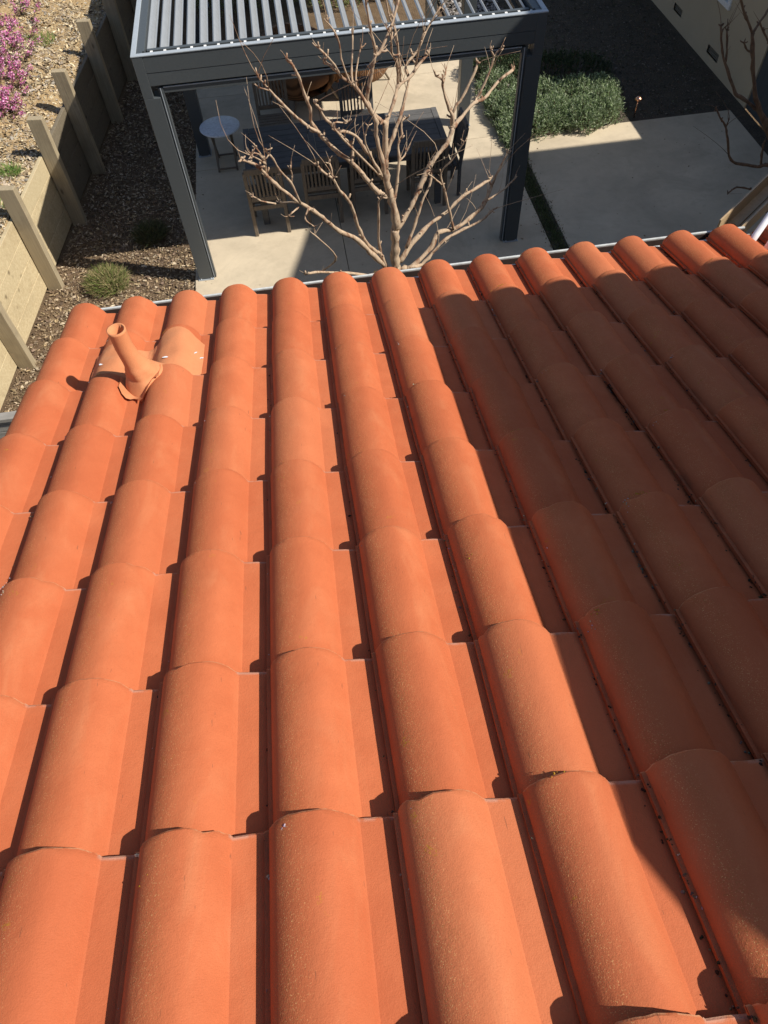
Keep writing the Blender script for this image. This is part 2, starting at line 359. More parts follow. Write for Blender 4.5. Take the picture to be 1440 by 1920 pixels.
roof = tag(D.obj('roof', DECK, house), 'orange terracotta barrel tile roof slope')
def tile_mesh(seed, chip=0):
    rr = random.Random(seed); us = [-.1165, -.116, -.109, -.1048]+[.106*math.sin(math.pi/2*t/9) for t in range(-9, 10)][1:-2]+[.097, .1015, .104, .107, .15, .185, .200]
    us = sorted(set(round(u, 4) for u in us)); out = []
    L = .56; ys = [.0, -.005, -.02, -.16, -.32, -L]
    jit = {}; a = rr.uniform(-.0025, .0025)
    V = []; F = []; UVs = []; n = len(us)
    edge = []
    w = 0
    for i, u in enumerate(us):
        w = .6*w+rr.uniform(-.0022, .0022); c = 0
        if chip and abs(i-chip) < 2: c = -.010*(1-abs(i-chip)/2)
        edge.append(a*u/.1+w+c)
    def h_of(u):
        if u <= -.1163: return -.070
        if u < -.1046: return -.068
        if u > .104: return prof(u) if u < .175 else -.088
        return prof(u)
    for k, y in enumerate(ys):
        for i, u in enumerate(us):
            yy = y+(edge[i] if k < 3 else 0); h = h_of(u)-DROP*(-y)/TE-(.0035 if k == 0 else 0)
            V.append((u, yy, h+.0006*math.sin(9*y+u*20+seed))); UVs.append(((u+.1165)/.30, -y/L))
    nt = len(V)
    for k, y in enumerate((ys[0], -.10, -L)):                        # underside
        for i, u in enumerate(us):
            h = h_of(u); th = .018
            if -.1045 < u < .1045: ui, hi = u*.865, max(h-th, -.094) if abs(u) < .099 else h-th
            else: ui, hi = u, (-.082 if u < 0 else h-.012)
            V.append((ui, y+(edge[i] if k == 0 else 0), hi-DROP*(-y)/TE)); UVs.append(((u+.1165)/.30, -y/L))
    for k in range(len(ys)-1):
        for i in range(n-1): F.append((k*n+i, (k+1)*n+i, (k+1)*n+i+1, k*n+i+1))
    for k in range(2):
        for i in range(n-1): F.append((nt+k*n+i, nt+k*n+i+1, nt+(k+1)*n+i+1, nt+(k+1)*n+i))
    for i in range(n-1): F.append((i, i+1, nt+i+1, nt+i))
    e = [(0, 0), (3, 1), (5, 2)]
    for (ka, kb), (kc, kd) in zip(e, e[1:]):
        F.append((ka*n, nt+kb*n, nt+kd*n, kc*n)); F.append((ka*n+n-1, kc*n+n-1, nt+kd*n+n-1, nt+kb*n+n-1))
    me = bpy.data.meshes.new('roof_tile'); me.from_pydata(V, [], F); me.materials.append(TILE)
    # faces run with F's winding facing outward
    bm = bmesh.new(); bm.from_mesh(me); bmesh.ops.recalc_face_normals(bm, faces=bm.faces); bm.to_mesh(me); bm.free()
    uvl = me.uv_layers.new(name='UVMap')
    for lp in me.loops: uvl.data[lp.index].uv = UVs[lp.vertex_index]
    me.polygons.foreach_set('use_smooth', [True]*len(me.polygons)); me.set_sharp_from_angle(angle=R_(34)); me.update(); return me
TM = [tile_mesh(s, c) for s, c in ((1, 0), (2, 0), (3, 0), (4, 9), (5, 0), (6, 15), (7, 0), (8, 6))]
for i in range(NC):
    cj = random.uniform(-.003, .003)
    for j in range(NR):
        o = bpy.data.objects.new('roof_tile', random.choice(TM)); link(o, roof)
        o.matrix_local = RM @ Matrix.Translation(((i-5)*TW+random.uniform(-.004, .004), -vnose(j)+cj+random.gauss(0, .005), random.uniform(0, .006))) @ Matrix.Rotation(R_(random.gauss(0, .38)), 4, 'Z') @ Matrix.Rotation(R_(random.uniform(-.2, .3)), 4, 'Y')
# lumps of lichen and dirt caught on the lips and in the pans
LV = []; LF = []; LC = []
def lump(p, r, col, n=2):
    for _ in range(n):
        k = len(LV); q = Vector(p)+Vector((random.uniform(-1, 1), random.uniform(-1, 1), random.uniform(-.2, .3)))*r*.9
        rr = r*random.uniform(.4, 1); A = random.random()*6; c = [x*random.uniform(.7, 1.2) for x in col]
        LV.append(tuple(q+Vector((0, 0, rr*.7)))); LC.append(c)
        for m in range(5):
            t = A+m*1.257; s = rr*random.uniform(.7, 1.2); LV.append(tuple(q+Vector((math.cos(t)*s, math.sin(t)*s, -rr*.2)))); LC.append(c)
        for m in range(5): LF.append((k, k+1+m, k+1+(m+1) % 5))
def on_roof(x, v, dh=0): return rp(x, v, roof_h(x, v)+dh)
for _ in range(330):                                                   # pale lichen beads on barrel lips
    c = random.randint(0, NC-2); v = random.uniform(0, 4.6); u = -.112+random.uniform(-.003, .006)
    lump(on_roof((c-5)*TW+u, v, .003), random.choice([.002, .003, .003, .005]), random.choice([(.5, .5, .46), (.62, .6, .55), (.4, .38, .34), (.3, .24, .15)]), random.randint(1, 3))
for _ in range(3000):                                                  # grit and needles, thickest under the right-hand columns
    c = random.randint(6, NC-2) if random.random() < .95 else random.randint(0, 5); v = random.uniform(0, 4.4)
    u = TW-.1165-abs(random.gauss(0, .007))+.004
    lump(on_roof((c-5)*TW+u, v, .001), random.choice([.002, .003, .004, .006]), random.choice([(.05, .035, .025), (.09, .06, .04), (.15, .11, .07), (.045, .04, .025), (.22, .19, .14)]), 2)
for _ in range(75):                                                    # yellow rosettes
    c = random.randint(0, 12); j = random.randint(0, 8); v = vnose(j)+random.choice([.004, .004, random.uniform(0, .45)]); u = random.uniform(-.095, -.02)
    for k in range(random.randint(4, 14)): lump(on_roof((c-5)*TW+u+random.gauss(0, .009), max(.003, v+random.gauss(0, .007)), .0005), .0030, (.42, .23, .03), 1)
for _ in range(60):                                                    # grey-white rosettes
    c = random.randint(0, 13); j = random.randint(0, 8); v = vnose(j)+random.uniform(.005, .05); u = random.uniform(-.10, -.06)
    for k in range(random.randint(3, 8)): lump(on_roof((c-5)*TW+u+random.gauss(0, .006), v+random.gauss(0, .008), .0005), .0032, (.42, .42, .40), 1)
for (x, v) in ((.49, 2.52), (-.53, 2.35), (.02, 3.1)):
    for k in range(6): lump(on_roof(x+random.gauss(0, .006), v+random.gauss(0, .01), .0005), .004, (.66, .6, .5), 1)
lo = from_np('lichen', np.array(LV), LF, CHIP, house, np.array(LC)); lo['kind'] = 'stuff'
# plumbing vent with its painted flashing
VX, VV = -1.040, .985; vb = rp(VX, VV, -.09)
V = MB(); H = .372
pr = [(.150, -.02), (.132, .030), (.110, .060), (.092, .085), (.079, .105), (.0705, .115), (.0722, .121), (.0635, .132), (.0645, .138), (.0555, .155), (.0485, .185), (.0440, .22), (.0415, .27), (.0405, .33), (.0412, H-.012), (.0420, H), (.0345, H), (.034, H-.09)]
V.lathe(pr, 40, vb)
for i, p in enumerate(V.v):
    d = Vector(p)-vb; w = max(0, 1-abs(d.z-.12)/.07); a = math.atan2(d.y, d.x)
    k = 1+.045*w*math.sin(5*a+30*d.z); sx = .060*max(0, 1-d.z/.26)**1.2; V.v[i] = (vb.x+d.x*k+sx, vb.y+d.y*k, p[2])
vent = tag(V.obj('vent_pipe', FLASH, house), 'clay coloured plumbing vent pipe standing on the roof tiles')
q = MB(); q.lathe([(.0, H-.085), (.034, H-.085)], 24, vb, False); q.obj('pipe_bore', m_plain('dull_lead', (.16, .17, .17), .5), vent)
F_ = MB(); nu, nv = 60, 30; xa, xb = -1.040-.285, -1.040+.275; vs = []
def sheet_h(x, v):
    h = max(roof_h(x, min(v, .940)), 0 if False else -1)
    # lifted a little where the sheet bridges the crease and near the pipe
    b = sum(roof_h(x+dx, min(v, .940)) for dx in (-.03, -.015, .015, .03))/4
    return max(h, b)*.6+.4*max(h, b)+.007+.003*math.sin(40*x+9*v)*math.sin(23*v)
for i in range(nu+1):
    for k in range(nv+1):
        a = i/nu; x = xa+(xb-xa)*a; lo_v = .585+.03*math.sin(6*a)-.05*max(0, math.sin(math.pi*(a-.55)/.45))*(a > .55)+.05*abs(a-.5); v = lo_v+(.985-lo_v)*k/nv
        vs.append(rp(x, v, sheet_h(x, v)+random.uniform(-.0008, .0008)))
F_.add(vs, [(i*(nv+1)+k, (i+1)*(nv+1)+k, (i+1)*(nv+1)+k+1, i*(nv+1)+k+1) for i in range(nu) for k in range(nv)], True)
ap = []                                                                # upper flap dressed into the pan
for i in range(13):
    for k in range(9):
        x = -1.125+.20*i/12; v = .975+(.165+.02*math.sin(i*1.1)-.075*(abs(i-6)/6)**2)*k/8; hh = [roof_h(x+q, v) for q in (-.022, -.011, 0, .011, .022)]; ap.append(rp(x, v, max(sum(hh)/5, hh[2])+.019+.003*math.sin(i*1.3+k*.8)))
F_.add(ap, [(i*9+k, (i+1)*9+k, (i+1)*9+k+1, i*9+k+1) for i in range(12) for k in range(8)], True)
F_.obj('flashing', FLASH, vent)
for x, v in ((-1.26, .80), (-1.19, .69), (-.80, .72), (-.775, .745), (-.93, .83)):
    q = MB(); p = [rp(x+random.uniform(.006, .02)*math.cos(t), v+random.uniform(.004, .012)*math.sin(t), sheet_h(x, v)+.004) for t in [m*.9 for m in range(7)]]; q.add(p, [tuple(range(7))]); q.obj('bare_patch', STEEL, vent)
# eave: fascia, drip edge, gutter
box('fascia', (x0r+.06, -.10, 2.58), (x1r, -.065, 2.80), WHITEP, house)
g = MB(); xg0, xg1 = x0r+.04, 2.62
g.box((xg0, .086, 2.675), (xg1, .100, 2.795)); g.box((xg0, -.052, 2.665), (xg1, .100, 2.675)); g.box((xg0, -.062, 2.665), (xg1, -.050, 2.80)); g.box((xg0-.006, -.062, 2.664), (xg0, .101, 2.80))
g = g.obj('gutter', GUT, house, .002); box('gutter_shade_floor', (xg0+.002, -.048, 2.676), (xg1-.002, .078, 2.705), DECK, g); box('gutter_shade_front', (xg0+.002, .080, 2.676), (xg1-.002, .0855, 2.786), DECK, g)  # two dark boxes paint the shade inside the trough
box('drip_edge', (xg0, -.03, 2.788), (xg1, .022, 2.792), GUT, house)
box('wall', (x0r+.35, -5.9, -.05), (x1r, -.35, 2.72), STUC, house)
# upper storeys to the right: gables whose rakes shade the roof and the patio
def gable(name, xc, ye, ze, half, x1, wall_in=.32):
    yr, zr = ye-half, ze+half*math.tan(TH); y2 = ye-2*half; t = .18
    r = MB(); a = [(ye, ze), (yr, zr), (y2, ze)]; vs = [(x, y, z-dz) for x in (xc, x1) for dz in (0, t) for y, z in a]
    r.add(vs, [(0, 1, 7, 6), (1, 2, 8, 7), (3, 9, 10, 4), (4, 10, 11, 5), (0, 6, 9, 3), (2, 5, 11, 8), (0, 3, 4, 1), (1, 4, 5, 2), (6, 7, 10, 9), (7, 8, 11, 10)])
    r.obj('upper_roof', TILE, house)
    w = MB(); xa = xc+wall_in; ya, yb = ye-.35, y2+.35; za = ze-.19+.35*math.tan(TH); p = [(ya, -.05), (ya, za), (yr, zr-.2), (yb, za), (yb, -.05)]
    w.add([(x, y, z) for x in (xa, x1-.1) for y, z in p], [(0, 1, 2, 3, 4), (9, 8, 7, 6, 5), (0, 5, 6, 1), (1, 6, 7, 2), (2, 7, 8, 3), (3, 8, 9, 4)]); w.obj('upper_wall', STUC, house)
gable('a', 2.26, -1.20, 5.01, 2.86, 6.2)
gable('b', 6.25, 3.68, 6.50, 2.5, 14.0)
# angled bay at the inner corner with its tan gutter and two bright pipes
ga = Vector((2.60, .215, 2.66)); gb = Vector((4.3, 1.60, 2.66)); gd = (gb-ga).normalized(); gn = Vector((-gd.y, gd.x, 0))
def gbx(mb, d0, d1, z0, z1, s0=0, s1=2.2):
    p = [ga+gd*s+gn*d+Vector((0, 0, z-2.66)) for z in (z0, z1) for s, d in ((s0, d0), (s1, d0), (s1, d1), (s0, d1))]
    mb.add(p, [(3, 2, 1, 0), (4, 5, 6, 7), (0, 1, 5, 4), (1, 2, 6, 5), (2, 3, 7, 6), (3, 0, 4, 7)])
t = MB(); gbx(t, .062, .074, 2.62, 2.735); gbx(t, -.062, .062, 2.615, 2.625); gbx(t, -.074, -.062, 2.62, 2.725); gbx(t, -.01, -.006, 2.625, 2.64); tg = tag(t.obj('corner_gutter', TAN, house), 'tan metal gutter with a round outlet hole')
ho = ga+gd*.16+gn*.025+Vector((0, 0, -.034)); t = MB(); t.lathe([(.0, .002), (.024, .002)], 20, ho, False); t.obj('outlet_hole', DECK, tg); t = MB(); t.lathe([(.024, 0), (.026, .006), (.032, .006), (.034, 0)], 20, ho); t.obj('outlet_rim', TAN, tg)
w = MB(); p = [ga-gn*.09, gb-gn*.09, Vector((4.5, -.4, 0)), Vector((2.75, -.4, 0))]; w.add([(q.x, q.y, z) for z in (-.05, 2.60) for q in p], [(3, 2, 1, 0), (4, 5, 6, 7), (0, 1, 5, 4), (1, 2, 6, 5), (2, 3, 7, 6), (3, 0, 4, 7)]); w.obj('bay_wall', STUC, house)
for k, (dx, dy, lb) in enumerate(((0, 0, 'left of two bright metal pipes standing at the roof corner'), (.085, -.06, 'right of two bright metal pipes standing at the roof corner'))):
    b0 = rp(2.44+dx, .20-dy, -.085); t = MB(); t.tube([(b0.x+.056*i, b0.y+.044*i, b0.z+.056*i-.0012*i*i, .021) for i in range(11)], 14); tag(t.obj('metal_pipe', STEEL), lb, 'pipe')
# ------------------------------------------------------------------ pergola
PX0, PX1, PYF, PYB, PH = -1.5604, 2.484, 4.0037, 12.2, 2.556; PW = .165
per = tag(empty('pergola', (PX0, PYF, 0)), 'charcoal metal louvered pergola standing over the dining table', 'pergola')
per.location = (0, 0, 0)
def post(x, y):
    p = box('post', (x, y, 0), (x+PW, y+PW, PH-.39), CHAR, per, .004)
    b = MB(); b.box((x-.012, y-.012, 0), (x+PW+.012, y+PW+.012, .012)); b.obj('base_plate', TRIM, p)
    c = MB()
    for dx in (0.02, PW-.02): c.lathe([(.0, .024), (.008, .024), (.009, .012)], 8, (x+dx, y-.001, 0))
    c.obj('anchor_bolt', TRIM, p); return p
for x in (PX0, PX1-PW):
    for y in (PYF, 6.852, 9.5, PYB-PW): post(x, y)
def beam(name, a, b, m=CHAR): return box(name, a, b, m, per, .003)
ZS, ZB = 2.392, 2.276
for y0, y1, s in ((PYF, PYF+.05, 1), (PYB-.05, PYB, -1)):
    beam('fascia_beam', (PX0+.10, y0+.003, ZS+.002), (PX1-.10, y1, PH-.012)); beam('lower_beam', (PX0+.10, y0+.006, ZB), (PX1-.10, y1-.002, ZS-.002))
for x0, x1 in ((PX0, PX0+.12), (PX1-.12, PX1)):
    beam('side_beam', (x0, PYF+.121, ZS+.002), (x1, PYB-.121, PH-.012)); beam('lower_side_beam', (x0+.004, PYF+.12, ZB), (x1-.004, PYB-.12, ZS-.002))
for x0 in (PX0, PX1-.10):
    for y0 in (PYF, PYB-.12): beam('corner_block', (x0, y0, PH-.39), (x0+.10, y0+.12, PH-.012))
# top trim painted pale as if sky-lit, screen tracks and the screen's bottom rail
for a, b in (((PX0-.004, PYF-.004, PH-.012), (PX1+.004, PYF+.05, PH)), ((PX0-.004, PYB-.05, PH-.012), (PX1+.004, PYB+.004, PH)), ((PX0-.004, PYF+.052, PH-.012), (PX0+.045, PYB-.052, PH)), ((PX1-.045, PYF+.052, PH-.012), (PX1+.004, PYB-.052, PH))): beam('top_trim', a, b, TRIM)
for x in (PX0+PW, PX1-PW-.045):
    t = beam('screen_track', (x, PYF+.02, .012), (x+.045, PYF+.085, ZB-.03)); box('track_lip', (x+.018, PYF+.012, .02), (x+.024, PYF+.02, ZB-.03), TRIM, t)
rl = beam('screen_rail', (PX0+PW+.046, PYF+.03, 2.192), (PX1-PW-.046, PYF+.075, 2.248)); box('rail_lip', (PX0+PW+.05, PYF+.026, 2.243), (PX1-PW-.05, PYF+.04, 2.252), TRIM, rl)
t = box('screen_track', (PX1-.09, PYF+PW, .012), (PX1-.03, PYF+PW+.05, ZB), CHAR, per)
beam('louver_rail', (PX0+.13, PYF+.19, 2.455), (PX1-.13, PYF+.235, 2.515)); beam('louver_rail', (PX0+.13, PYB-.235, 2.455), (PX1-.13, PYB-.19, 2.515))
beam('rain_channel', (PX0+.121, PYF+.051, 2.37), (PX1-.121, PYF+.30, 2.385)); beam('rain_channel', (PX0+.121, PYB-.30, 2.37), (PX1-.121, PYB-.051, 2.385)); beam('leak_strip', (PX0+.121, PYF+.301, 2.37), (PX0+.175, PYB-.301, 2.385)); beam('leak_strip', (PX1-.165, PYF+.301, 2.37), (PX1-.121, PYB-.301, 2.385)); beam('leak_bar', (PX0+.17, PYF+.085, 2.20), (PX1-.17, PYF+.13, 2.275))  # rain channels widened, side strips and front bar added to block sun leaks
NL = 30; pitch = (PX1-PX0-.30)/(NL-1); ang = R_(55); lw = .094
def louver_mesh():
    b = MB(); ca, sa = math.cos(ang), math.sin(ang); n = Vector((sa, 0, ca)); d = Vector((ca, 0, -sa)); ya, yb = PYF+.235, PYB-.235
    pr = [(-lw/2, 0), (-lw/2, .016), (-lw*.2, .019), (lw*.2, .019), (lw/2-.012, .012), (lw/2, .022), (lw/2, .006), (lw*.2, 0)]
    vs = [d*s+n*h+Vector((0, y, 0)) for y in (ya, yb) for s, h in pr]; k = len(pr)
    b.add(vs, [tuple(range(k))[::-1], tuple(range(k, 2*k))]+[(i, (i+1) % k, k+(i+1) % k, k+i) for i in range(k)]); return b.mesh('louver', LOUV)
LM = louver_mesh(); CM = MB().box((-.012, PYF+.115, 2.47), (.012, PYF+.165, 2.522)).mesh('pivot_clip', WHITEP)
for i in range(NL):
    x = PX0+.15+pitch*i; o = link(bpy.data.objects.new('louver', LM), per); o.location = (x, 0, 2.468)
    o = link(bpy.data.objects.new('pivot_clip', CM), per); o.location = (x+.03, 0, 0)

# ------------------------------------------------------------------ furniture
TX0, TX1, TY0, TY1, TZ = -.80, 1.79, 4.92, 5.97, .78
tb = tag(empty('dining_table', (TX0, TY0, 0)), 'long dark slatted dining table under the pergola', 'table'); tb.location = (0, 0, 0)
sec = (TX1-TX0-.32)/3
xs = TX0
for k in range(4):
    box('cross_plank', (xs+.003, TY0, TZ-.028), (xs+.08-.003, TY1, TZ), TABW, tb, .003); xs += .08
    if k == 3: break
    nb = 8; bw = (TY1-TY0)/nb
    for m in range(nb): box('plank', (xs+.002, TY0+m*bw+.004, TZ-.026), (xs+sec-.002, TY0+(m+1)*bw-.004, TZ-.001), TABW, tb, .003)
    xs += sec
for x in (TX0+.10, TX1-.18):
    for y in (TY0+.08, TY1-.16): box('leg', (x, y, 0), (x+.08, y+.08, TZ-.03), TABW, tb, .003)
ap = MB(); ap.box((TX0+.06, TY0+.06, TZ-.12), (TX1-.06, TY0+.085, TZ-.03)); ap.box((TX0+.06, TY1-.085, TZ-.12), (TX1-.06, TY1-.06, TZ-.03)); ap.box((TX0+.06, TY0+.09, TZ-.12), (TX0+.085, TY1-.09, TZ-.03)); ap.box((TX1-.085, TY0+.09, TZ-.12), (TX1-.06, TY1-.09, TZ-.03)); ap.obj('apron', TABW, tb)
def make_chair(mat):
    """seat faces +Y, rear legs at y = 0"""
    r = empty('slat_chair'); w = .47; tilt = .07
    for s in (0, 1):
        x = s*(w-.045)+.0225
        l = MB(); l.bar((x, 0, 0), (x, 0, .42), .045, .04, (0, 1, 0)); l.bar((x, 0, .42), (x, -tilt, .90), .045, .04, (0, 1, 0)); l.obj('leg', mat, r, .004)
        MB().bar((x, .44, 0), (x, .44, .43), .042, .042, (0, 1, 0)).obj('leg', mat, r, .004)
        MB().bar((x, .02, .395), (x, .42, .395), .026, .055).obj('side_rail', mat, r)
    MB().bar((.046, 0, .39), (w-.046, 0, .39), .024, .055).obj('seat_rail', mat, r); MB().bar((.046, .44, .39), (w-.046, .44, .39), .024, .055).obj('seat_rail', mat, r)
    MB().bar((.02, -tilt-.002, .905), (w-.02, -tilt-.002, .905), .036, .075).obj('top_rail', mat, r, .008)
    MB().bar((.046, -.016, .515), (w-.046, -.016, .515), .026, .055).obj('back_rail', mat, r, .004)
    n = 8
    for k in range(n):
        x = .068+(w-.136)*k/(n-1); MB().bar((x, -.02, .54), (x, -tilt, .875), .024, .014, (0, 1, 0)).obj('back_slat', mat, r, .003)
    for k in range(6): y = .035+k*.072; MB().box((.01, y, .423), (w-.01, y+.056, .443)).obj('seat_slat', mat, r, .003)
    return r
def chair(src, loc, rz, label, grp='slatted wooden chairs at the dining table'):
    c = copy_tree(src); c.location = loc; c.rotation_euler = (0, 0, rz); return tag(c, label, 'chair', grp)
c0 = make_chair(TEAK)
tag(c0, 'slatted wooden chair nearest the left front pergola post, its back turned', 'chair', 'slatted wooden chairs at the dining table'); c0.location = (-.826, 4.78, 0); c0.rotation_euler = (0, 0, R_(.6))
chair(c0, (-.115, 4.86, 0), R_(-.5), 'second slatted wooden chair from the left on the near side of the table')
chair(c0, (.49, 4.92, 0), R_(.4), 'slatted wooden chair directly behind the bare tree trunk, near side of the table')
chair(c0, (1.28, 4.96, 0), R_(-1), 'rightmost slatted wooden chair on the near side of the table')
chair(c0, (-.15, 7.0, 0), R_(180), 'slatted wooden chair at the left of the far side of the table, facing the roof')
dc = make_chair(TABW)
tag(dc, 'dark slatted chair across the table with sunlit paving showing through its back', 'chair', 'dark slatted chairs at the dining table'); dc.location = (1.02, 6.58, 0); dc.rotation_euler = (0, 0, R_(180))
chair(dc, (1.96, 5.12, 0), R_(90), 'dark slatted chair at the right end of the dining table', 'dark slatted chairs at the dining table')
st = tag(empty('slatted_stool', (1.08, 6.25, 0)), 'small greyish slatted stool in the sun beyond the table', 'stool')
for k in range(6): MB().box((.02+k*.072, 0, .40), (.02+k*.072+.062, .40, .42)).obj('slat', GREYW, st, .003)
for x in (.03, .40):
    for y in (.02, .34): MB().box((x, y, 0), (x+.04, y+.04, .399)).obj('leg', GREYW, st)
# round side table with crossed folding legs
rt_ = tag(empty('side_table', (-1.145, 6.585, 0)), 'small round side table with a pale blue grey top and wooden folding legs', 'table')
b = MB(); b.lathe([(0, .55), (.268, .55), (.280, .545), (.282, .535), (.276, .526), (0, .524)], 48); b.obj('table_top', TABT, rt_)
for sx in (-1, 1):
    for s in (-1, 1):
        MB().bar((sx*.13, -.20*s, 0), (sx*.13, .16*s, .524), .028, .02).obj('leg', TEAK, rt_)
    MB().bar((sx*.13, -.15, .06), (sx*.13, .15, .06), .014, .014).obj('stretcher', TEAK, rt_)
MB().bar((-.13, -.19, .04), (.13, -.19, .04), .02, .02).obj('stretcher', TEAK, rt_); MB().bar((-.13, .19, .04), (.13, .19, .04), .02, .02).obj('stretcher', TEAK, rt_)
# wicker lounge chairs
def lounge(loc, rz, label):
    r = tag(empty('wicker_lounge_chair', loc, rz), label, 'lounge chair', 'wicker lounge chairs'); r.scale = (1.25, 1.25, 1.1)
    b = MB(); n = 40; rings = []
    # tub: open front, high rounded back, body narrowing to the underside
    lv = [(.14, .60), (.20, .80), (.30, .94), (.45, 1.0), (.60, 1.02), (.75, 1.03)]
    for q, (z, k) in enumerate(lv):
        ring = []
        for i in range(n+1):
            a = R_(-58)+R_(296)*i/n; bk = (1-math.cos(a-R_(90)))/2
            zz = z if z < .4 else .40+(z-.40)*(.45+.75*(.5+.5*math.sin(a))**1.5)
            ring.append((math.cos(a)*.46*k, math.sin(a)*.44*k, zz))
        rings.append(ring)
    vs = [p for ring in rings for p in ring]; ins = [(p[0]*.88, p[1]*.88, p[2]+(.0 if i >= len(vs)-(n+1) else .02)) for i, p in enumerate(vs)]
    m = n+1; N = len(vs); fs = []
    for q in range(len(lv)-1):
        for i in range(n): fs += [(q*m+i, q*m+i+1, (q+1)*m+i+1, (q+1)*m+i), (N+q*m+i, N+(q+1)*m+i, N+(q+1)*m+i+1, N+q*m+i+1)]
    q = len(lv)-1
    for i in range(n): fs.append((q*m+i, q*m+i+1, N+q*m+i+1, N+q*m+i))
    for i in (0, n):
        for q in range(len(lv)-1): fs.append((q*m+i, (q+1)*m+i, N+(q+1)*m+i, N+q*m+i))
    fs.append(tuple(range(m))); b.add(vs+ins, fs, True); b.obj('shell', WICK, r)
    c = MB(); c.lathe([(0, .44), (.30, .44), (.36, .42), (.38, .37), (.36, .31), (0, .30)], 32); c.obj('seat_cushion', CUSH, r)
    for x, y in ((-.26, -.22), (.26, -.22), (-.24, .24), (.24, .24)): MB().tube([(x, y, .2, .018), (x*1.3, y*1.3, 0, .012)], 8).obj('leg', TEAK, r)
lounge((.98, 8.42, 0), R_(150), 'sunlit wicker lounge chair on the paving behind the dining table')
lounge((.10, 8.15, 0), R_(30), 'shaded wicker lounge chair behind the dining table')

# ------------------------------------------------------------------ timber retaining wall
wl_ = tag(empty('retaining_wall', tuple(wpt(0, 0, 0))), 'timber retaining wall of pale boards with square posts along the bank', 'wall'); wl_.location = (0, 0, 0)
WM = Matrix(((WD.x, -WN.x, 0, W0.x), (WD.y, -WN.y, 0, W0.y), (0, 0, 1, 0), (0, 0, 0, 1)))     # local x along wall, y toward the patio
py = [-1.2, .18, 1.56, 2.92, 4.28, 5.62, 6.84, 8.25, 9.6, 11.0, 12.4]
ps = [(y-4.0)/.9916 for y in py]
tops = {2.92: 1.24, 4.28: 1.30, 5.62: 1.37, 6.84: 1.36, 8.25: 1.37}
for y, s in zip(py, ps):
    m = WM @ Matrix.Translation((s, .0955, 0)) @ Matrix.Rotation(R_(random.uniform(-1.0, 1.0)), 4, 'Y') @ Matrix.Rotation(R_(random.uniform(-.3, .3)), 4, 'X')
    b = MB(); b.box((-.046, -.092, -.05), (.046, .092, tops.get(y, 1.33))); o = b.obj('post', POSTW, wl_, .006); o.matrix_local = m
for a, b_ in zip(ps, ps[1:]):
    n = 4; top = .925; bh = top/n
    for k in range(n):
        q = MB(); q.box((-(b_-a)/2+.002, -.045, 0), ((b_-a)/2-.002, 0, bh-.006)); o = q.obj('board', PINE if b_ < 1.9 else SHADEB, wl_, .004)  # bays under the pergola's shadow get the shade-darkened wood
        o.matrix_local = WM @ Matrix.Translation(((a+b_)/2, random.uniform(-.006, .0), k*bh)) @ Matrix.Rotation(math.pi/2, 4, 'Z').inverted() @ Matrix.Rotation(math.pi/2, 4, 'Z')
# grey gate boards between the house and the wall
gt = tag(empty('side_gate', (-3.2, 1.05, 0)), 'grey weathered plank gate at the left edge beside the roof', 'gate')
for k in range(7): MB().box((-.55, 0, .06+k*.135), (1.55, .03, .06+k*.135+.128)).obj('plank', GREYW, gt, .003)
MB().box((-.55, -.03, 1.01), (1.55, .06, 1.05)).obj('cap_board', GREYW, gt, .003)
# ------------------------------------------------------------------ neighbouring house and fence
nb_ = tag(empty('stucco_house', (6.6, 6.45, 0)), 'tan stucco house wall with crawl space vents at the upper right', 'house'); nb_.location = (0, 0, 0)
def yw(name, y0, y1, z0, z1, mat, dx0, dx1, parent): return box(name, (6.6+dx0, y0, z0), (6.6+dx1, y1, z1), mat, parent, .002)
w = MB()
ops = [(9.10, 9.44, .185, .29), (7.58, 7.98, .13, .245)]
win = (7.72, 9.4, .86, 2.0)
cuts = sorted({6.45, 16.0, *[v for o in ops+[win] for v in o[:2]]}); zc = sorted({-.05, 2.95, *[v for o in ops+[win] for v in o[2:]]})
for ya, yb in zip(cuts, cuts[1:]):
    for za, zb in zip(zc, zc[1:]):
        if any(o[0]-1e-6 <= ya and yb <= o[1]+1e-6 and o[2]-1e-6 <= za and zb <= o[3]+1e-6 for o in ops+[win]): continue
        w.add([(6.6, ya, za), (6.6, yb, za), (6.6, yb, zb), (6.6, ya, zb)], [(3, 2, 1, 0)])
w.add([(6.6, 6.45, -.05), (14, 6.45, -.05), (14, 6.45, 2.95), (6.6, 6.45, 2.95)], [(0, 1, 2, 3)]); w.add([(6.75, 6.5, -.05), (6.75, 16, -.05), (6.75, 16, 2.95), (6.75, 6.5, 2.95)], [(3, 2, 1, 0)])
w.obj('wall', STUC2, nb_)
for y0, y1, z0, z1 in ops:
    v = MB(); v.box((6.63, y0, z0), (6.64, y1, z1))
    v = v.obj('vent', VENTM, nb_)
    for k in range(3): zz = z0+(z1-z0)*(k+.5)/3; box('vent_slat', (6.615, y0, zz-.004), (6.63, y1, zz+.004), VENTM, v)
fr = MB(); y0, y1, z0, z1 = win; t = .07
fr.box((6.57, y0-.03, z0-.05), (6.68, y1+.03, z0+.02)); fr.box((6.58, y0-.02, z0+.02), (6.68, y0+t, z1)); fr.box((6.58, y1-t, z0+.02), (6.68, y1+.02, z1)); fr.box((6.58, y0+t, z1-t), (6.68, y1-t, z1)); fr.box((6.59, (y0+y1)/2-.025, z0+.02), (6.67, (y0+y1)/2+.025, z1-t))
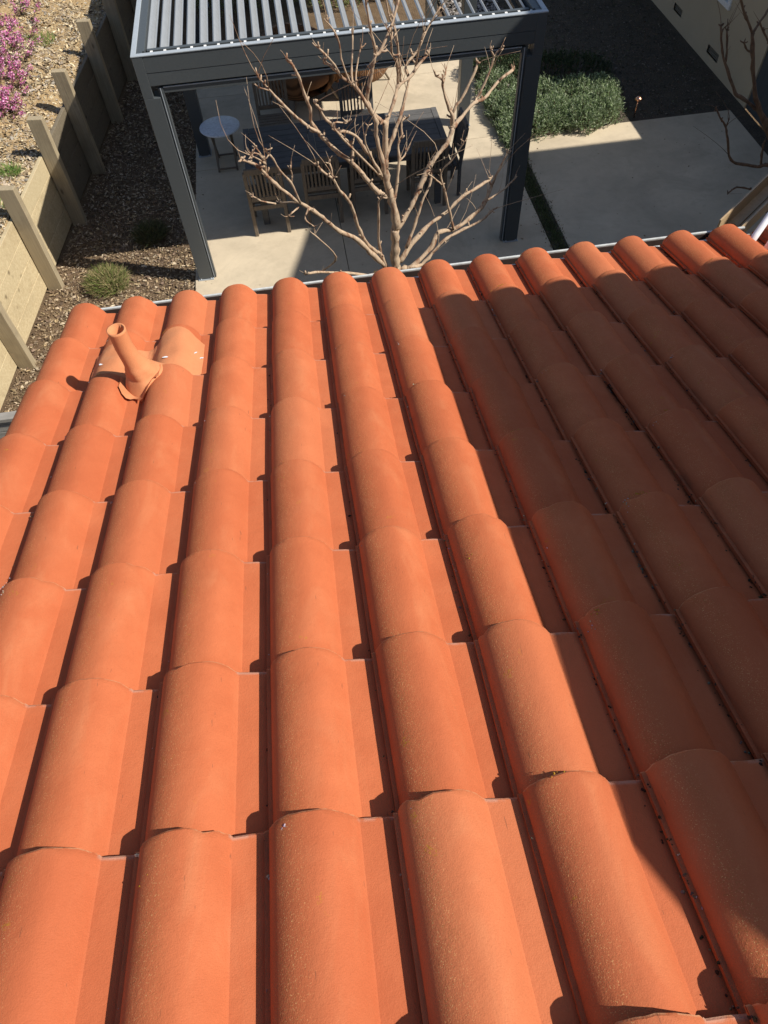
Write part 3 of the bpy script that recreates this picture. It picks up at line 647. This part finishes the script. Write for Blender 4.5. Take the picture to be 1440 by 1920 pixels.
wo = fr.obj('window', WHITEP, nb_, .003); box('pane', (6.645, y0+t, z0+.02), (6.650, (y0+y1)/2-.025, z1-t), GLASS, wo); box('pane', (6.645, (y0+y1)/2+.025, z0+.02), (6.650, y1-t, z1-t), GLASS, wo)
r = MB(); r.add([(6.22, 6.10, 2.95), (14, 6.10, 2.95), (14, 16, 2.95), (6.22, 16, 2.95), (6.22, 6.10, 3.08), (14, 6.10, 3.08), (14, 16, 3.08), (6.22, 16, 3.08), (9.4, 9.0, 4.1), (14, 9.0, 4.1), (14, 13, 4.1), (9.4, 13, 4.1)], [(3, 2, 1, 0), (0, 1, 5, 4), (3, 0, 4, 7), (2, 3, 7, 6), (1, 2, 6, 5), (4, 5, 9, 8), (7, 4, 8, 11), (8, 9, 10, 11), (6, 7, 11, 10)]); r.obj('roof', TILE, nb_)
fc = tag(empty('side_fence', (6.62, 3.6, 0)), 'dark fence panel meeting the corner of the stucco house', 'fence')
for k in range(19): box('picket', (0, k*.15, 0), (.022, k*.15+.145, 1.93), CHAR, fc)
box('rail', (.022, 0, .35), (.06, 2.84, .43), CHAR, fc); box('rail', (.022, 0, 1.5), (.06, 2.84, 1.58), CHAR, fc)
pl = tag(empty('path_light', (4.93, 6.55, 0)), 'small copper path light beside the grey green shrub', 'light')
MB().tube([(0, 0, -.02, .008), (0, 0, .24, .008)], 8).obj('stake', COPPER, pl); q = MB(); q.lathe([(0, .30), (.02, .295), (.045, .275), (.052, .255), (.045, .252), (0, .262)], 20); q.obj('shade', COPPER, pl)

# ------------------------------------------------------------------ trees
def smooth(pts, n=4):
    out = []
    P = [np.array(p) for p in pts]; P = [2*P[0]-P[1]]+P+[2*P[-1]-P[-2]]
    for i in range(1, len(P)-2):
        for k in range(n):
            t = k/n; a, b, c, d = P[i-1:i+3]
            q = .5*((2*b)+(c-a)*t+(2*a-5*b+4*c-d)*t*t+(3*b-a-3*c+d)*t**3); q[3] = b[3]+(c[3]-b[3])*t; out.append(q)
    out.append(P[-2]); return out
def rough(pts, j=.45):
    o = []
    for i, p in enumerate(pts):
        r = p[3]*.76*(1+random.uniform(-j, j)*.5); d = p[3]*.18; o.append((p[0]+random.uniform(-d, d), p[1]+random.uniform(-d, d), p[2]+random.uniform(-d, d), r))
    return o
def bare_tree(name, data, mat, label, root, seed):
    random.seed(seed); t = tag(empty(name, root), label, 'tree'); t.location = (0, 0, 0)
    tw = MB()
    for i, br in enumerate(data):
        br = [tuple(p) for p in br]
        if i == 0:
            p0 = br[0]; br = [(root[0], root[1], -.03, p0[3]*1.5), (root[0]*.6+p0[0]*.4, p0[1], p0[2]*.5, p0[3]*1.15)]+br
        b = MB(); b.tube(rough(smooth(br)), 9); b.obj('trunk' if i == 0 else 'branch', mat, t)
        # pruning knuckles, stubs and fine twigs
        pts = smooth(br)
        for k in range(len(pts)):
            p = pts[k]; end = k == len(pts)-1
            if (random.random() < .16 or end) and p[3] < .035 and i:
                for _ in range(3 if end else 1):
                    d = Vector((random.gauss(0, 1), random.gauss(0, 1), random.gauss(.6, .8))).normalized(); L = random.uniform(.012, .05); q = Vector(p[:3])
                    tw.tube([(*q, min(.009, p[3]*.75)), (*(q+d*L*.6), min(.008, p[3]*.6)), (*(q+d*L+Vector((0, 0, .008))), min(.006, p[3]*.5))], 6)
            for _ in range((random.random() < .11)+(1 if end and i else 0)):
                if not i: continue
                g = Vector(pts[k][:3])-Vector(pts[max(0, k-2)][:3]); g = g.normalized() if g.length > 1e-6 else Vector((0, 0, 1))
                d = (g*1.1+Vector((random.gauss(0, .6), random.gauss(0, .6), random.gauss(.45, .4)))).normalized(); L = random.choice([.04, .07, .1, .16, .34])*random.uniform(.7, 1.3); q = Vector(p[:3]); c = Vector((random.gauss(0, 1), random.gauss(0, 1), .8))*.16
                tw.tube([(*(q+d*L*s+c*s*s*L*4), .0034*(1-.7*s)) for s in (0, .25, .5, .75, 1)], 5)
    tag(tw.obj('twigs', mat, t), kind='stuff'); return t
TREE=[[(0.602,1.75,1.493,0.0538),(0.599,1.75,1.574,0.0523),(0.595,1.75,1.784,0.0483),(0.593,1.75,1.921,0.0457),(0.609,1.75,2.0,0.0442),(0.583,1.75,2.195,0.0404),(0.552,1.75,2.33,0.0378),(0.537,1.75,2.519,0.0341),(0.54,1.75,2.613,0.0322),(0.549,1.75,2.852,0.0274)],[(0.549,1.75,2.844,0.0205),(0.512,1.734,2.875,0.0199),(0.428,1.689,2.991,0.0179),(0.335,1.617,3.179,0.0149),(0.248,1.573,3.267,0.0132),(0.176,1.528,3.364,0.0115),(0.126,1.5,3.417,0.0104)],[(0.236,1.55,3.286,0.0106),(0.194,1.512,3.382,0.0097),(0.098,1.45,3.52,0.0082)],[(0.545,1.75,2.836,0.0206),(0.589,1.79,2.886,0.0194),(0.639,1.843,2.954,0.0179),(0.676,1.892,3.021,0.0164),(0.765,1.942,3.052,0.015),(0.878,2.019,3.123,0.0127),(0.927,2.05,3.148,0.0118)],[(0.685,1.95,2.986,0.014),(0.658,1.827,3.21,0.0107),(0.618,1.771,3.303,0.0093),(0.602,1.693,3.431,0.0075),(0.576,1.65,3.498,0.0064)],[(0.705,2.0,3.006,0.0141),(0.709,1.995,3.03,0.0138),(0.695,1.965,3.19,0.0122),(0.67,1.93,3.36,0.0104),(0.629,1.908,3.458,0.0093),(0.603,1.881,3.58,0.008),(0.589,1.85,3.712,0.0066)],[(0.775,2.03,3.015,0.0142),(0.761,2.061,3.081,0.0132),(0.845,2.106,3.14,0.0118),(0.891,2.137,3.191,0.0108),(0.963,2.193,3.284,0.009),(1.055,2.25,3.366,0.0072)],[(0.831,2.05,3.06,0.0118),(0.846,2.0,3.202,0.0093),(0.872,1.95,3.333,0.0069)],[(0.533,1.75,2.427,0.026),(0.52,1.738,2.554,0.0245),(0.479,1.72,2.74,0.0224),(0.476,1.706,2.882,0.0208),(0.44,1.696,2.971,0.0197),(0.416,1.685,3.068,0.0186),(0.449,1.668,3.207,0.0169),(0.466,1.66,3.278,0.0161),(0.487,1.65,3.353,0.0151)],[(0.487,1.65,3.347,0.013),(0.482,1.623,3.411,0.0124),(0.456,1.575,3.518,0.0114),(0.434,1.516,3.645,0.0102),(0.42,1.468,3.745,0.0093),(0.413,1.4,3.879,0.008)],[(0.487,1.65,3.35,0.013),(0.522,1.662,3.368,0.0127),(0.598,1.705,3.475,0.0114),(0.637,1.733,3.545,0.0106),(0.668,1.761,3.617,0.0098),(0.694,1.8,3.72,0.0087)],[(0.54,1.75,2.484,0.0211),(0.573,1.804,2.609,0.0196),(0.624,1.845,2.694,0.0184),(0.685,1.896,2.795,0.017),(0.727,1.945,2.896,0.0156),(0.774,2.0,3.006,0.0141)],[(0.591,1.75,2.165,0.0193),(0.625,1.779,2.294,0.0174),(0.658,1.823,2.489,0.0144),(0.661,1.852,2.615,0.0125),(0.69,1.868,2.674,0.0114),(0.696,1.89,2.764,0.01),(0.735,1.9,2.779,0.0094)],[(0.662,1.85,2.474,0.0096),(0.716,1.91,2.482,0.0082),(0.74,1.95,2.497,0.0073)],[(0.553,1.75,2.251,0.0264),(0.495,1.731,2.298,0.0255),(0.447,1.714,2.337,0.0249),(0.343,1.661,2.521,0.0226),(0.268,1.622,2.641,0.0211),(0.153,1.572,2.773,0.0192),(0.082,1.533,2.885,0.0177),(0.037,1.507,2.957,0.0168),(-0.007,1.473,3.058,0.0156),(-0.002,1.446,3.142,0.0147),(-0.025,1.411,3.245,0.0135),(-0.049,1.364,3.379,0.012),(-0.071,1.335,3.458,0.0111),(-0.087,1.319,3.498,0.0106),(-0.116,1.3,3.539,0.01)],[(0.046,1.47,2.968,0.0129),(-0.041,1.43,3.054,0.012),(-0.112,1.391,3.146,0.0111),(-0.191,1.341,3.266,0.0099),(-0.252,1.297,3.373,0.009),(-0.279,1.276,3.42,0.0085),(-0.309,1.25,3.482,0.008)],[(-0.253,1.3,3.368,0.0081),(-0.312,1.25,3.413,0.005)],[(0.266,1.6,2.654,0.0158),(0.269,1.608,2.67,0.0151),(0.284,1.633,2.724,0.0128),(0.281,1.65,2.76,0.0113)],[(0.52,1.75,2.407,0.0189),(0.427,1.684,2.621,0.0169),(0.352,1.635,2.768,0.0154),(0.31,1.607,2.847,0.0146),(0.244,1.579,2.9,0.0139),(0.166,1.548,2.936,0.0131),(0.138,1.528,2.991,0.0125),(0.096,1.504,3.045,0.0119),(0.065,1.473,3.129,0.0111),(0.033,1.45,3.186,0.0105)],[(0.281,1.65,2.76,0.0113),(0.228,1.584,2.849,0.0101),(0.163,1.5,2.958,0.0087)],[(0.151,1.47,2.99,0.0086),(0.255,1.55,2.982,0.0065)],[(0.502,1.75,1.577,0.0305),(0.396,1.689,1.748,0.0284),(0.269,1.607,1.971,0.0259),(0.077,1.501,2.194,0.0228),(-0.039,1.42,2.38,0.0206),(-0.156,1.343,2.534,0.0186),(-0.258,1.266,2.687,0.0168),(-0.33,1.206,2.806,0.0154),(-0.364,1.171,2.878,0.0146),(-0.385,1.144,2.934,0.014),(-0.433,1.1,3.013,0.013),(-0.503,1.05,3.079,0.012)],[(-0.366,1.2,2.861,0.0125),(-0.359,1.16,2.97,0.0107),(-0.373,1.132,3.043,0.0094),(-0.395,1.1,3.121,0.008)],[(-0.361,1.15,3.002,0.0082),(-0.392,1.093,3.081,0.0069),(-0.434,1.05,3.11,0.006)],[(-0.356,1.15,2.972,0.0102),(-0.393,1.044,3.073,0.0078),(-0.43,0.95,3.151,0.0058)],[(-0.163,1.33,2.551,0.0109),(-0.209,1.267,2.754,0.0099),(-0.269,1.222,2.875,0.0092),(-0.293,1.191,2.964,0.0087),(-0.32,1.167,3.025,0.0084),(-0.342,1.15,3.066,0.0081)],[(-0.206,1.3,2.73,0.0086),(-0.191,1.274,2.795,0.0074),(-0.195,1.25,2.857,0.0063)],[(-0.168,1.33,2.548,0.0087),(-0.234,1.388,2.528,0.0078),(-0.308,1.45,2.495,0.0067)],[(-0.193,1.33,2.508,0.0088),(-0.262,1.2,2.539,0.0064)],[(-0.101,1.33,2.508,0.0088),(-0.145,1.29,2.443,0.0077),(-0.082,1.25,2.393,0.0066)],[(-0.34,1.25,2.616,0.0086),(-0.437,1.219,2.669,0.0066),(-0.485,1.2,2.724,0.0053)],[(0.495,1.75,1.645,0.0227),(0.409,1.704,1.789,0.0211),(0.345,1.67,1.891,0.02),(0.274,1.601,2.12,0.0178),(0.223,1.523,2.371,0.0154),(0.146,1.465,2.527,0.0138),(0.104,1.423,2.643,0.0126),(0.031,1.378,2.74,0.0114),(-0.003,1.35,2.808,0.0107)],[(0.1,1.42,2.649,0.0088),(0.101,1.437,2.713,0.0075),(0.087,1.45,2.76,0.0066)],[(0.478,1.75,1.692,0.0151),(0.453,1.724,1.87,0.0141),(0.459,1.678,2.156,0.0126),(0.462,1.66,2.267,0.012),(0.488,1.65,2.312,0.0117)],[(0.638,1.75,1.602,0.0305),(0.756,1.837,1.716,0.0279),(0.932,1.937,1.806,0.025),(1.112,2.029,1.863,0.0224),(1.271,2.116,1.932,0.0199),(1.421,2.186,1.957,0.0179),(1.554,2.25,1.988,0.0161)],[(0.617,1.75,1.917,0.0296),(0.731,1.819,2.049,0.0282),(0.814,1.873,2.156,0.027),(0.902,1.939,2.29,0.0256),(0.986,1.993,2.386,0.0245),(1.04,2.021,2.427,0.024),(1.112,2.06,2.486,0.0232),(1.143,2.1,2.57,0.0224)],[(1.144,2.1,2.557,0.0199),(1.131,2.065,2.681,0.0174),(1.1,2.049,2.733,0.0162),(1.03,1.988,2.94,0.0119),(1.025,1.971,2.993,0.0108),(0.967,1.95,3.038,0.0094)],[(1.029,1.97,2.974,0.0095),(1.048,2.007,2.993,0.0084),(1.064,2.05,3.017,0.0072)],[(1.143,2.1,2.57,0.0174),(1.163,2.137,2.684,0.0161),(1.231,2.169,2.755,0.0151),(1.333,2.229,2.903,0.0131),(1.359,2.25,2.957,0.0124)],[(1.144,2.1,2.557,0.0224),(1.24,2.173,2.603,0.0208),(1.352,2.256,2.655,0.0189),(1.449,2.308,2.657,0.0177),(1.582,2.409,2.725,0.0153),(1.726,2.5,2.764,0.0132)],[(1.363,2.3,2.641,0.0153),(1.413,2.311,2.718,0.0142),(1.469,2.325,2.819,0.0127),(1.513,2.342,2.948,0.0109),(1.558,2.35,2.994,0.0101)],[(1.51,2.33,2.953,0.0101),(1.454,2.25,3.038,0.0075)],[(0.698,1.75,1.742,0.0201),(0.79,1.814,1.933,0.0175),(0.855,1.867,2.086,0.0155),(0.935,1.918,2.218,0.0136),(0.944,1.95,2.315,0.0123)],[(0.646,1.75,1.486,0.0334),(0.747,1.795,1.501,0.0324),(0.959,1.909,1.609,0.0297),(1.022,1.965,1.7,0.0283),(1.188,2.031,1.676,0.0269),(1.351,2.107,1.723,0.0252),(1.47,2.168,1.775,0.0237),(1.562,2.25,1.901,0.0215)],[(1.562,2.25,1.901,0.0162),(1.645,2.31,2.052,0.0129),(1.713,2.35,2.143,0.0108)],[(0.685,1.75,1.48,0.0231),(0.849,1.809,1.504,0.0216),(0.982,1.873,1.597,0.0197),(1.099,1.926,1.666,0.0182),(1.273,1.99,1.691,0.0165),(1.448,2.053,1.718,0.0147),(1.553,2.1,1.775,0.0134)],[(1.485,2.05,1.909,0.0131),(1.662,2.164,1.924,0.0103),(1.777,2.25,1.96,0.0081)],[(1.172,2.0,1.693,0.0158),(1.123,1.971,1.899,0.014),(1.054,1.933,2.156,0.0117),(1.022,1.91,2.305,0.0103),(1.11,1.883,2.423,0.0089),(1.191,1.85,2.575,0.0072)],[(1.057,1.95,2.15,0.01),(0.955,1.839,2.3,0.0084),(0.87,1.75,2.408,0.0071)],[(0.561,1.75,1.452,0.0231),(0.33,1.612,1.61,0.0196),(0.148,1.495,1.754,0.0168),(-0.087,1.336,1.92,0.0132),(-0.21,1.25,1.983,0.0114)],[(-0.063,1.45,1.841,0.0119),(0.057,1.335,2.043,0.0097),(-0.091,1.15,2.394,0.0065)],[(0.413,1.55,2.697,0.0089),(0.363,1.493,2.874,0.0075),(0.388,1.45,2.995,0.0064)],[(0.304,1.55,3.224,0.0086),(0.272,1.533,3.303,0.0081),(0.243,1.509,3.415,0.0075),(0.236,1.486,3.519,0.007),(0.201,1.465,3.607,0.0065),(0.164,1.45,3.66,0.0061)],[(0.308,1.55,3.224,0.0107),(0.311,1.582,3.311,0.0093),(0.33,1.618,3.408,0.0078),(0.34,1.65,3.49,0.0064)],[(0.332,1.55,3.204,0.0086),(0.338,1.583,3.274,0.0079),(0.367,1.623,3.354,0.007),(0.388,1.65,3.405,0.0065)]]
TREE2=[[(6.315,3.9,-0.216,0.0523),(5.633,3.9,0.672,0.0423),(5.296,3.9,1.103,0.0374),(5.078,3.9,1.373,0.0343),(4.893,3.9,1.664,0.0311),(4.727,3.9,2.018,0.0273),(4.651,3.9,2.199,0.0253)],[(4.651,3.9,2.199,0.0217),(4.478,3.84,2.377,0.0191),(4.327,3.777,2.559,0.0165),(4.159,3.7,2.774,0.0135)],[(4.656,3.9,2.189,0.0181),(4.749,3.98,2.27,0.0168),(4.814,4.032,2.32,0.0159),(4.881,4.1,2.393,0.0148)],[(4.748,4.0,2.253,0.0146),(4.84,4.0,2.147,0.0129),(4.946,4.0,2.036,0.0112)],[(4.725,3.9,2.008,0.0146),(4.625,3.855,2.062,0.0128),(4.533,3.8,2.158,0.0107)],[(5.374,3.9,1.014,0.0315),(5.218,3.916,1.256,0.0285),(4.859,3.939,1.511,0.0242),(4.735,3.947,1.582,0.0228),(4.509,3.971,1.897,0.0188),(4.433,3.98,2.014,0.0173),(4.34,4.0,2.253,0.0143)],[(4.517,3.98,1.903,0.0146),(4.481,3.989,2.037,0.0129),(4.422,4.0,2.202,0.0108)],[(4.357,3.98,2.201,0.0107),(4.377,3.99,2.234,0.0089),(4.414,4.0,2.251,0.0072)],[(6.158,3.9,-0.039,0.0386),(5.695,3.823,0.573,0.0303),(5.389,3.784,0.767,0.0264),(5.25,3.764,0.776,0.0246),(5.036,3.736,0.851,0.022),(4.825,3.708,0.944,0.0195),(4.656,3.665,1.234,0.0159),(4.553,3.638,1.407,0.0137),(4.468,3.623,1.487,0.0125),(4.354,3.6,1.623,0.0107)],[(5.388,3.9,0.695,0.02),(5.324,3.9,0.873,0.0174),(5.296,3.9,0.985,0.0157)],[(4.608,3.7,1.352,0.011),(4.611,3.7,1.421,0.0073)],[(6.158,3.9,-0.039,0.0258),(5.627,3.785,0.382,0.0198),(5.357,3.724,0.482,0.0169),(5.226,3.695,0.537,0.0155),(5.0,3.642,0.625,0.0132),(4.883,3.6,0.591,0.0115)]]

for f0, br in ((.0, TREE[20]), (.0, TREE[31]), (.0, TREE[43]), (.0, TREE[45]), (.0, TREE[49])):   # side stems run down to the common root
    p = br[0]; br.insert(0, (p[0]*.3+.68*.7, 1.76, max(.1, p[2]-.6), p[3]*1.3))
bare_tree('bare_tree', TREE, BARK, 'pale bare pruned tree in front of the pergola', (.66, 1.75, 0), 5)
bare_tree('bare_tree', TREE2, BARK2, 'dark bare branches of the tree at the right edge', (5.75, 3.95, 0), 9)

# ------------------------------------------------------------------ plants
def blades(P, D, L, W, cols, curl=.3):
    """one bent leaf blade per point: two quads tapering to the tip"""
    n = len(P); P = np.array(P); D = np.array(D); D /= np.linalg.norm(D, axis=1)[:, None]; L = np.array(L)[:, None]; W = np.array(W)[:, None]
    S = np.cross(D, RNG.normal(0, 1, (n, 3))); S /= np.linalg.norm(S, axis=1)[:, None]; Nn = np.cross(S, D)
    mid = P+D*L*.5+Nn*L*curl*.15; tip = P+D*L+Nn*L*curl*RNG.uniform(-1, 1, (n, 1))
    V = np.stack([P-S*W*.35, P+S*W*.35, mid+S*W*.5, mid-S*W*.5, tip+S*W*.08, tip-S*W*.08], 1).reshape(-1, 3); k = np.arange(n)[:, None]*6
    F = np.concatenate([k+np.array([[0, 1, 2, 3]]), k+np.array([[3, 2, 4, 5]])], 0)
    C = np.repeat(np.array(cols)[RNG.integers(0, len(cols), n)]*RNG.uniform(.7, 1.25, (n, 1)), 6, 0); return V, F, C
def shrub(name, label, mounds, nst, cols, hgt, leaf=(.022, .046), wid=.0095, cat='shrub', per=13, lean=.5, group=None, stemmat=None):
    t = tag(empty(name, (mounds[0][0], mounds[0][1], 0)), label, cat, group); t.location = (0, 0, 0); st = MB(); P = []; Dr = []; L = []
    for _ in range(nst):
        cx, cy, rx, ry, h, z0 = random.choice(mounds); a = random.random()*6.283; r = math.sqrt(random.random())
        x, y = cx+math.cos(a)*r*rx, cy+math.sin(a)*r*ry; base = z0+h*math.sqrt(max(0.02, 1-r*r))*random.uniform(.55, 1.0)
        out = Vector((math.cos(a)*r*lean, math.sin(a)*r*lean, 1)).normalized(); out = (out+Vector((random.gauss(0, .22), random.gauss(0, .22), random.gauss(0, .1)))).normalized()
        sl_ = hgt*random.uniform(.5, 1.15); q = Vector((x, y, base-.35*sl_))
        if _ % 5 == 0: st.tube([(*(q-out*.12), .004), (*(q+out*sl_*.9), .0015)], 4, False)
        for k in range(per):
            s = random.random(); p = q+out*sl_*s; d = (out*random.uniform(.5, 1.2)+Vector((random.gauss(0, .6), random.gauss(0, .6), random.gauss(0, .35)))).normalized()
            P.append(tuple(p)); Dr.append(tuple(d)); L.append(random.uniform(*leaf))
    V, F, C = blades(P, Dr, L, [wid*random.uniform(.7, 1.3) for _ in P], cols); o = from_np('foliage', V, F, LEAF, t, C); o['kind'] = 'stuff'
    tag(st.obj('stems', stemmat or BARK2, t), kind='stuff'); return t
SG = [(.29, .38, .20), (.37, .46, .28), (.20, .28, .13), (.46, .53, .37), (.14, .21, .08)]
shrub('lavender_shrub', 'grey green lavender shrub mounded on the edge of the terrace, sunlit', [(3.42, 6.50, .30, .26, .30, 0), (3.72, 6.62, .26, .30, .36, 0), (4.10, 6.52, .30, .28, .34, 0), (4.42, 6.66, .28, .28, .36, 0), (3.28, 6.95, .34, .34, .34, 0), (3.70, 7.05, .32, .30, .40, 0), (4.12, 7.00, .32, .32, .42, 0), (4.52, 7.02, .26, .30, .36, 0)], 4400, SG, .16)
shrub('creeping_shrub', 'low grey green plant creeping along the patio edge behind the right post', [(3.0, 6.05, .10, .35, .08, 0), (2.99, 6.5, .15, .35, .14, 0), (3.0, 7.0, .20, .5, .24, 0), (3.1, 7.6, .32, .5, .3, 0)], 1500, SG, .11)
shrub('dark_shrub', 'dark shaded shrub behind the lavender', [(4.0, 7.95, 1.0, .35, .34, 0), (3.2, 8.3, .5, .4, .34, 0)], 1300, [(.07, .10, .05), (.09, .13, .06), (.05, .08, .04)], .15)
# groundcover in the joint between the slabs
P = []; Dr = []; L = []
for _ in range(5000):
    x = random.gauss(2.985, .05); y = random.uniform(3.2, 6.3); P.append((x, y, -.006)); Dr.append((random.gauss(0, .6), random.gauss(0, .6), 1)); L.append(random.uniform(.015, .05))
V, F, C = blades(P, Dr, L, [.007]*len(P), [(.13, .17, .07), (.17, .20, .09), (.10, .11, .05)]); tag(from_np('groundcover', V, F, LEAF, None, C), 'dark groundcover in the strip between patio and terrace', 'groundcover', kind='stuff')
def tuft(name, label, c, r, h, n, cols, spread=.9, base=0):
    P = []; Dr = []; L = []
    for _ in range(n):
        a = random.random()*6.283; q = math.sqrt(random.random())*r; P.append((c[0]+math.cos(a)*q, c[1]+math.sin(a)*q, c[2]-.01+base*(1-(q/r)**2)*random.uniform(.3, 1))); Dr.append((math.cos(a)*spread*q/r+random.gauss(0, .35), math.sin(a)*spread*q/r+random.gauss(0, .35), random.uniform(.5, 1.2))); L.append(h*random.uniform(.45, 1.1))
    V, F, C = blades(P, Dr, L, [.006]*n, cols, .6); return tag(from_np(name, V, F, LEAF, None, C), label, 'grass', 'grass tufts')
GC = [(.20, .26, .07), (.34, .31, .14), (.42, .34, .18), (.28, .24, .12), (.16, .22, .06)]
tuft('grass_tuft', 'round half dry grass tuft in the sunlit mulch left of the front post', (-2.70, 4.15, 0), .20, .16, 2200, GC, 1.0, .15)
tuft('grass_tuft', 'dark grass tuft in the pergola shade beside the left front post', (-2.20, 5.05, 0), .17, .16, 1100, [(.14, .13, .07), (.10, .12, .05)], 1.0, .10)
for (s, d, r, h, n, lb) in ((1.25, .30, .10, .16, 240, 'thin green grass beside a wall post on the bank'), (.45, .25, .16, .14, 170, 'sparse green grass at the left edge of the bank'), (2.7, 1.1, .2, .12, 220, 'sparse grass below the pink flowers on the bank'), (4.6, .8, .25, .12, 260, 'sparse grass right of the pink flowers near the top of the bank')):
    p = wpt(s, d, bank_z(s, d)); tuft('grass_tuft', lb, p, r, h, n, [(.14, .30, .05), (.20, .33, .08), (.30, .32, .12)], .5)
# pink flowering shrub on the bank
def flower(name, label, spots, nst):
    t = tag(empty(name, tuple(wpt(*spots[0][:2], 0))), label, 'flowering shrub', 'pink flowering shrubs'); t.location = (0, 0, 0); st = MB(); P = []; Dr = []; L = []; GP = []; GD = []; GL = []
    for _ in range(nst):
        s, d, r = random.choice(spots); a = random.random()*6.283; q = math.sqrt(random.random())*r; s += math.cos(a)*q; d += math.sin(a)*q
        if d < .1: continue
        g = wpt(s, d, bank_z(s, d)); lean = Vector((random.gauss(.5, .4), random.gauss(-.3, .4), random.uniform(.5, 1))).normalized(); L_ = random.uniform(.14, .34); m = g+lean*L_*.5+Vector((0, 0, .04)); e = g+lean*L_
        st.tube([(*g, .005), (*m, .004), (*e, .0025)], 4, False)
        for k in range(30):
            z = random.choice([random.uniform(.3, .9), random.uniform(.8, 1.05)]); p = g+(e-g)*z+Vector((random.gauss(0, .016), random.gauss(0, .016), random.gauss(.02, .016))); v = Vector((random.gauss(0, .7), random.gauss(0, .7), random.uniform(.3, 1)))
            P.append(tuple(p)); Dr.append(tuple(v)); L.append(random.uniform(.014, .03))
        for k in range(18):
            z = random.uniform(.05, .9); p = g+(e-g)*z+Vector((random.gauss(0, .02),)*3); GP.append(tuple(p)); GD.append((random.gauss(0, 1), random.gauss(0, 1), .5)); GL.append(random.uniform(.02, .04))
    V, F, C = blades(P, Dr, L, [.017]*len(P), [(.76, .26, .50), (.82, .38, .62), (.64, .16, .38), (.90, .56, .76), (.50, .10, .30)], .5); o = from_np('blossom', V, F, LEAF, t, C); o['kind'] = 'stuff'
    V, F, C = blades(GP, GD, GL, [.008]*len(GP), [(.14, .15, .05), (.10, .12, .04), (.24, .16, .08), (.12, .08, .05)]); o = from_np('leaves', V, F, LEAF, t, C); o['kind'] = 'stuff'
    tag(st.obj('stems', BARK2, t), kind='stuff'); return t
flower('pink_shrub', 'pink flowering shrub sprawling over the bank in the upper left corner', [(3.2, .95, .35), (3.9, 1.15, .45), (4.6, 1.3, .5), (2.5, .75, .22), (2.3, 1.0, .25), (5.4, 1.5, .5)], 230)
# greenery beyond the pergola, seen between the louvers
for k, (x, y) in enumerate(((-1.2, 11.9), (-.1, 12.1), (1.0, 11.8), (2.0, 12.0))):
    shrub('garden_shrub', ['leftmost shrub seen through the louvers beyond the patio', 'second shrub from the left beyond the patio, seen through the louvers', 'third shrub from the left beyond the patio, seen through the louvers', 'rightmost shrub beyond the patio, seen through the louvers'][k], [(x, y, .55, .5, .6, 0)], 420, [(.18, .26, .08), (.26, .33, .12), (.34, .36, .16)], .2, (.03, .06), .014, group='shrubs beyond the patio')
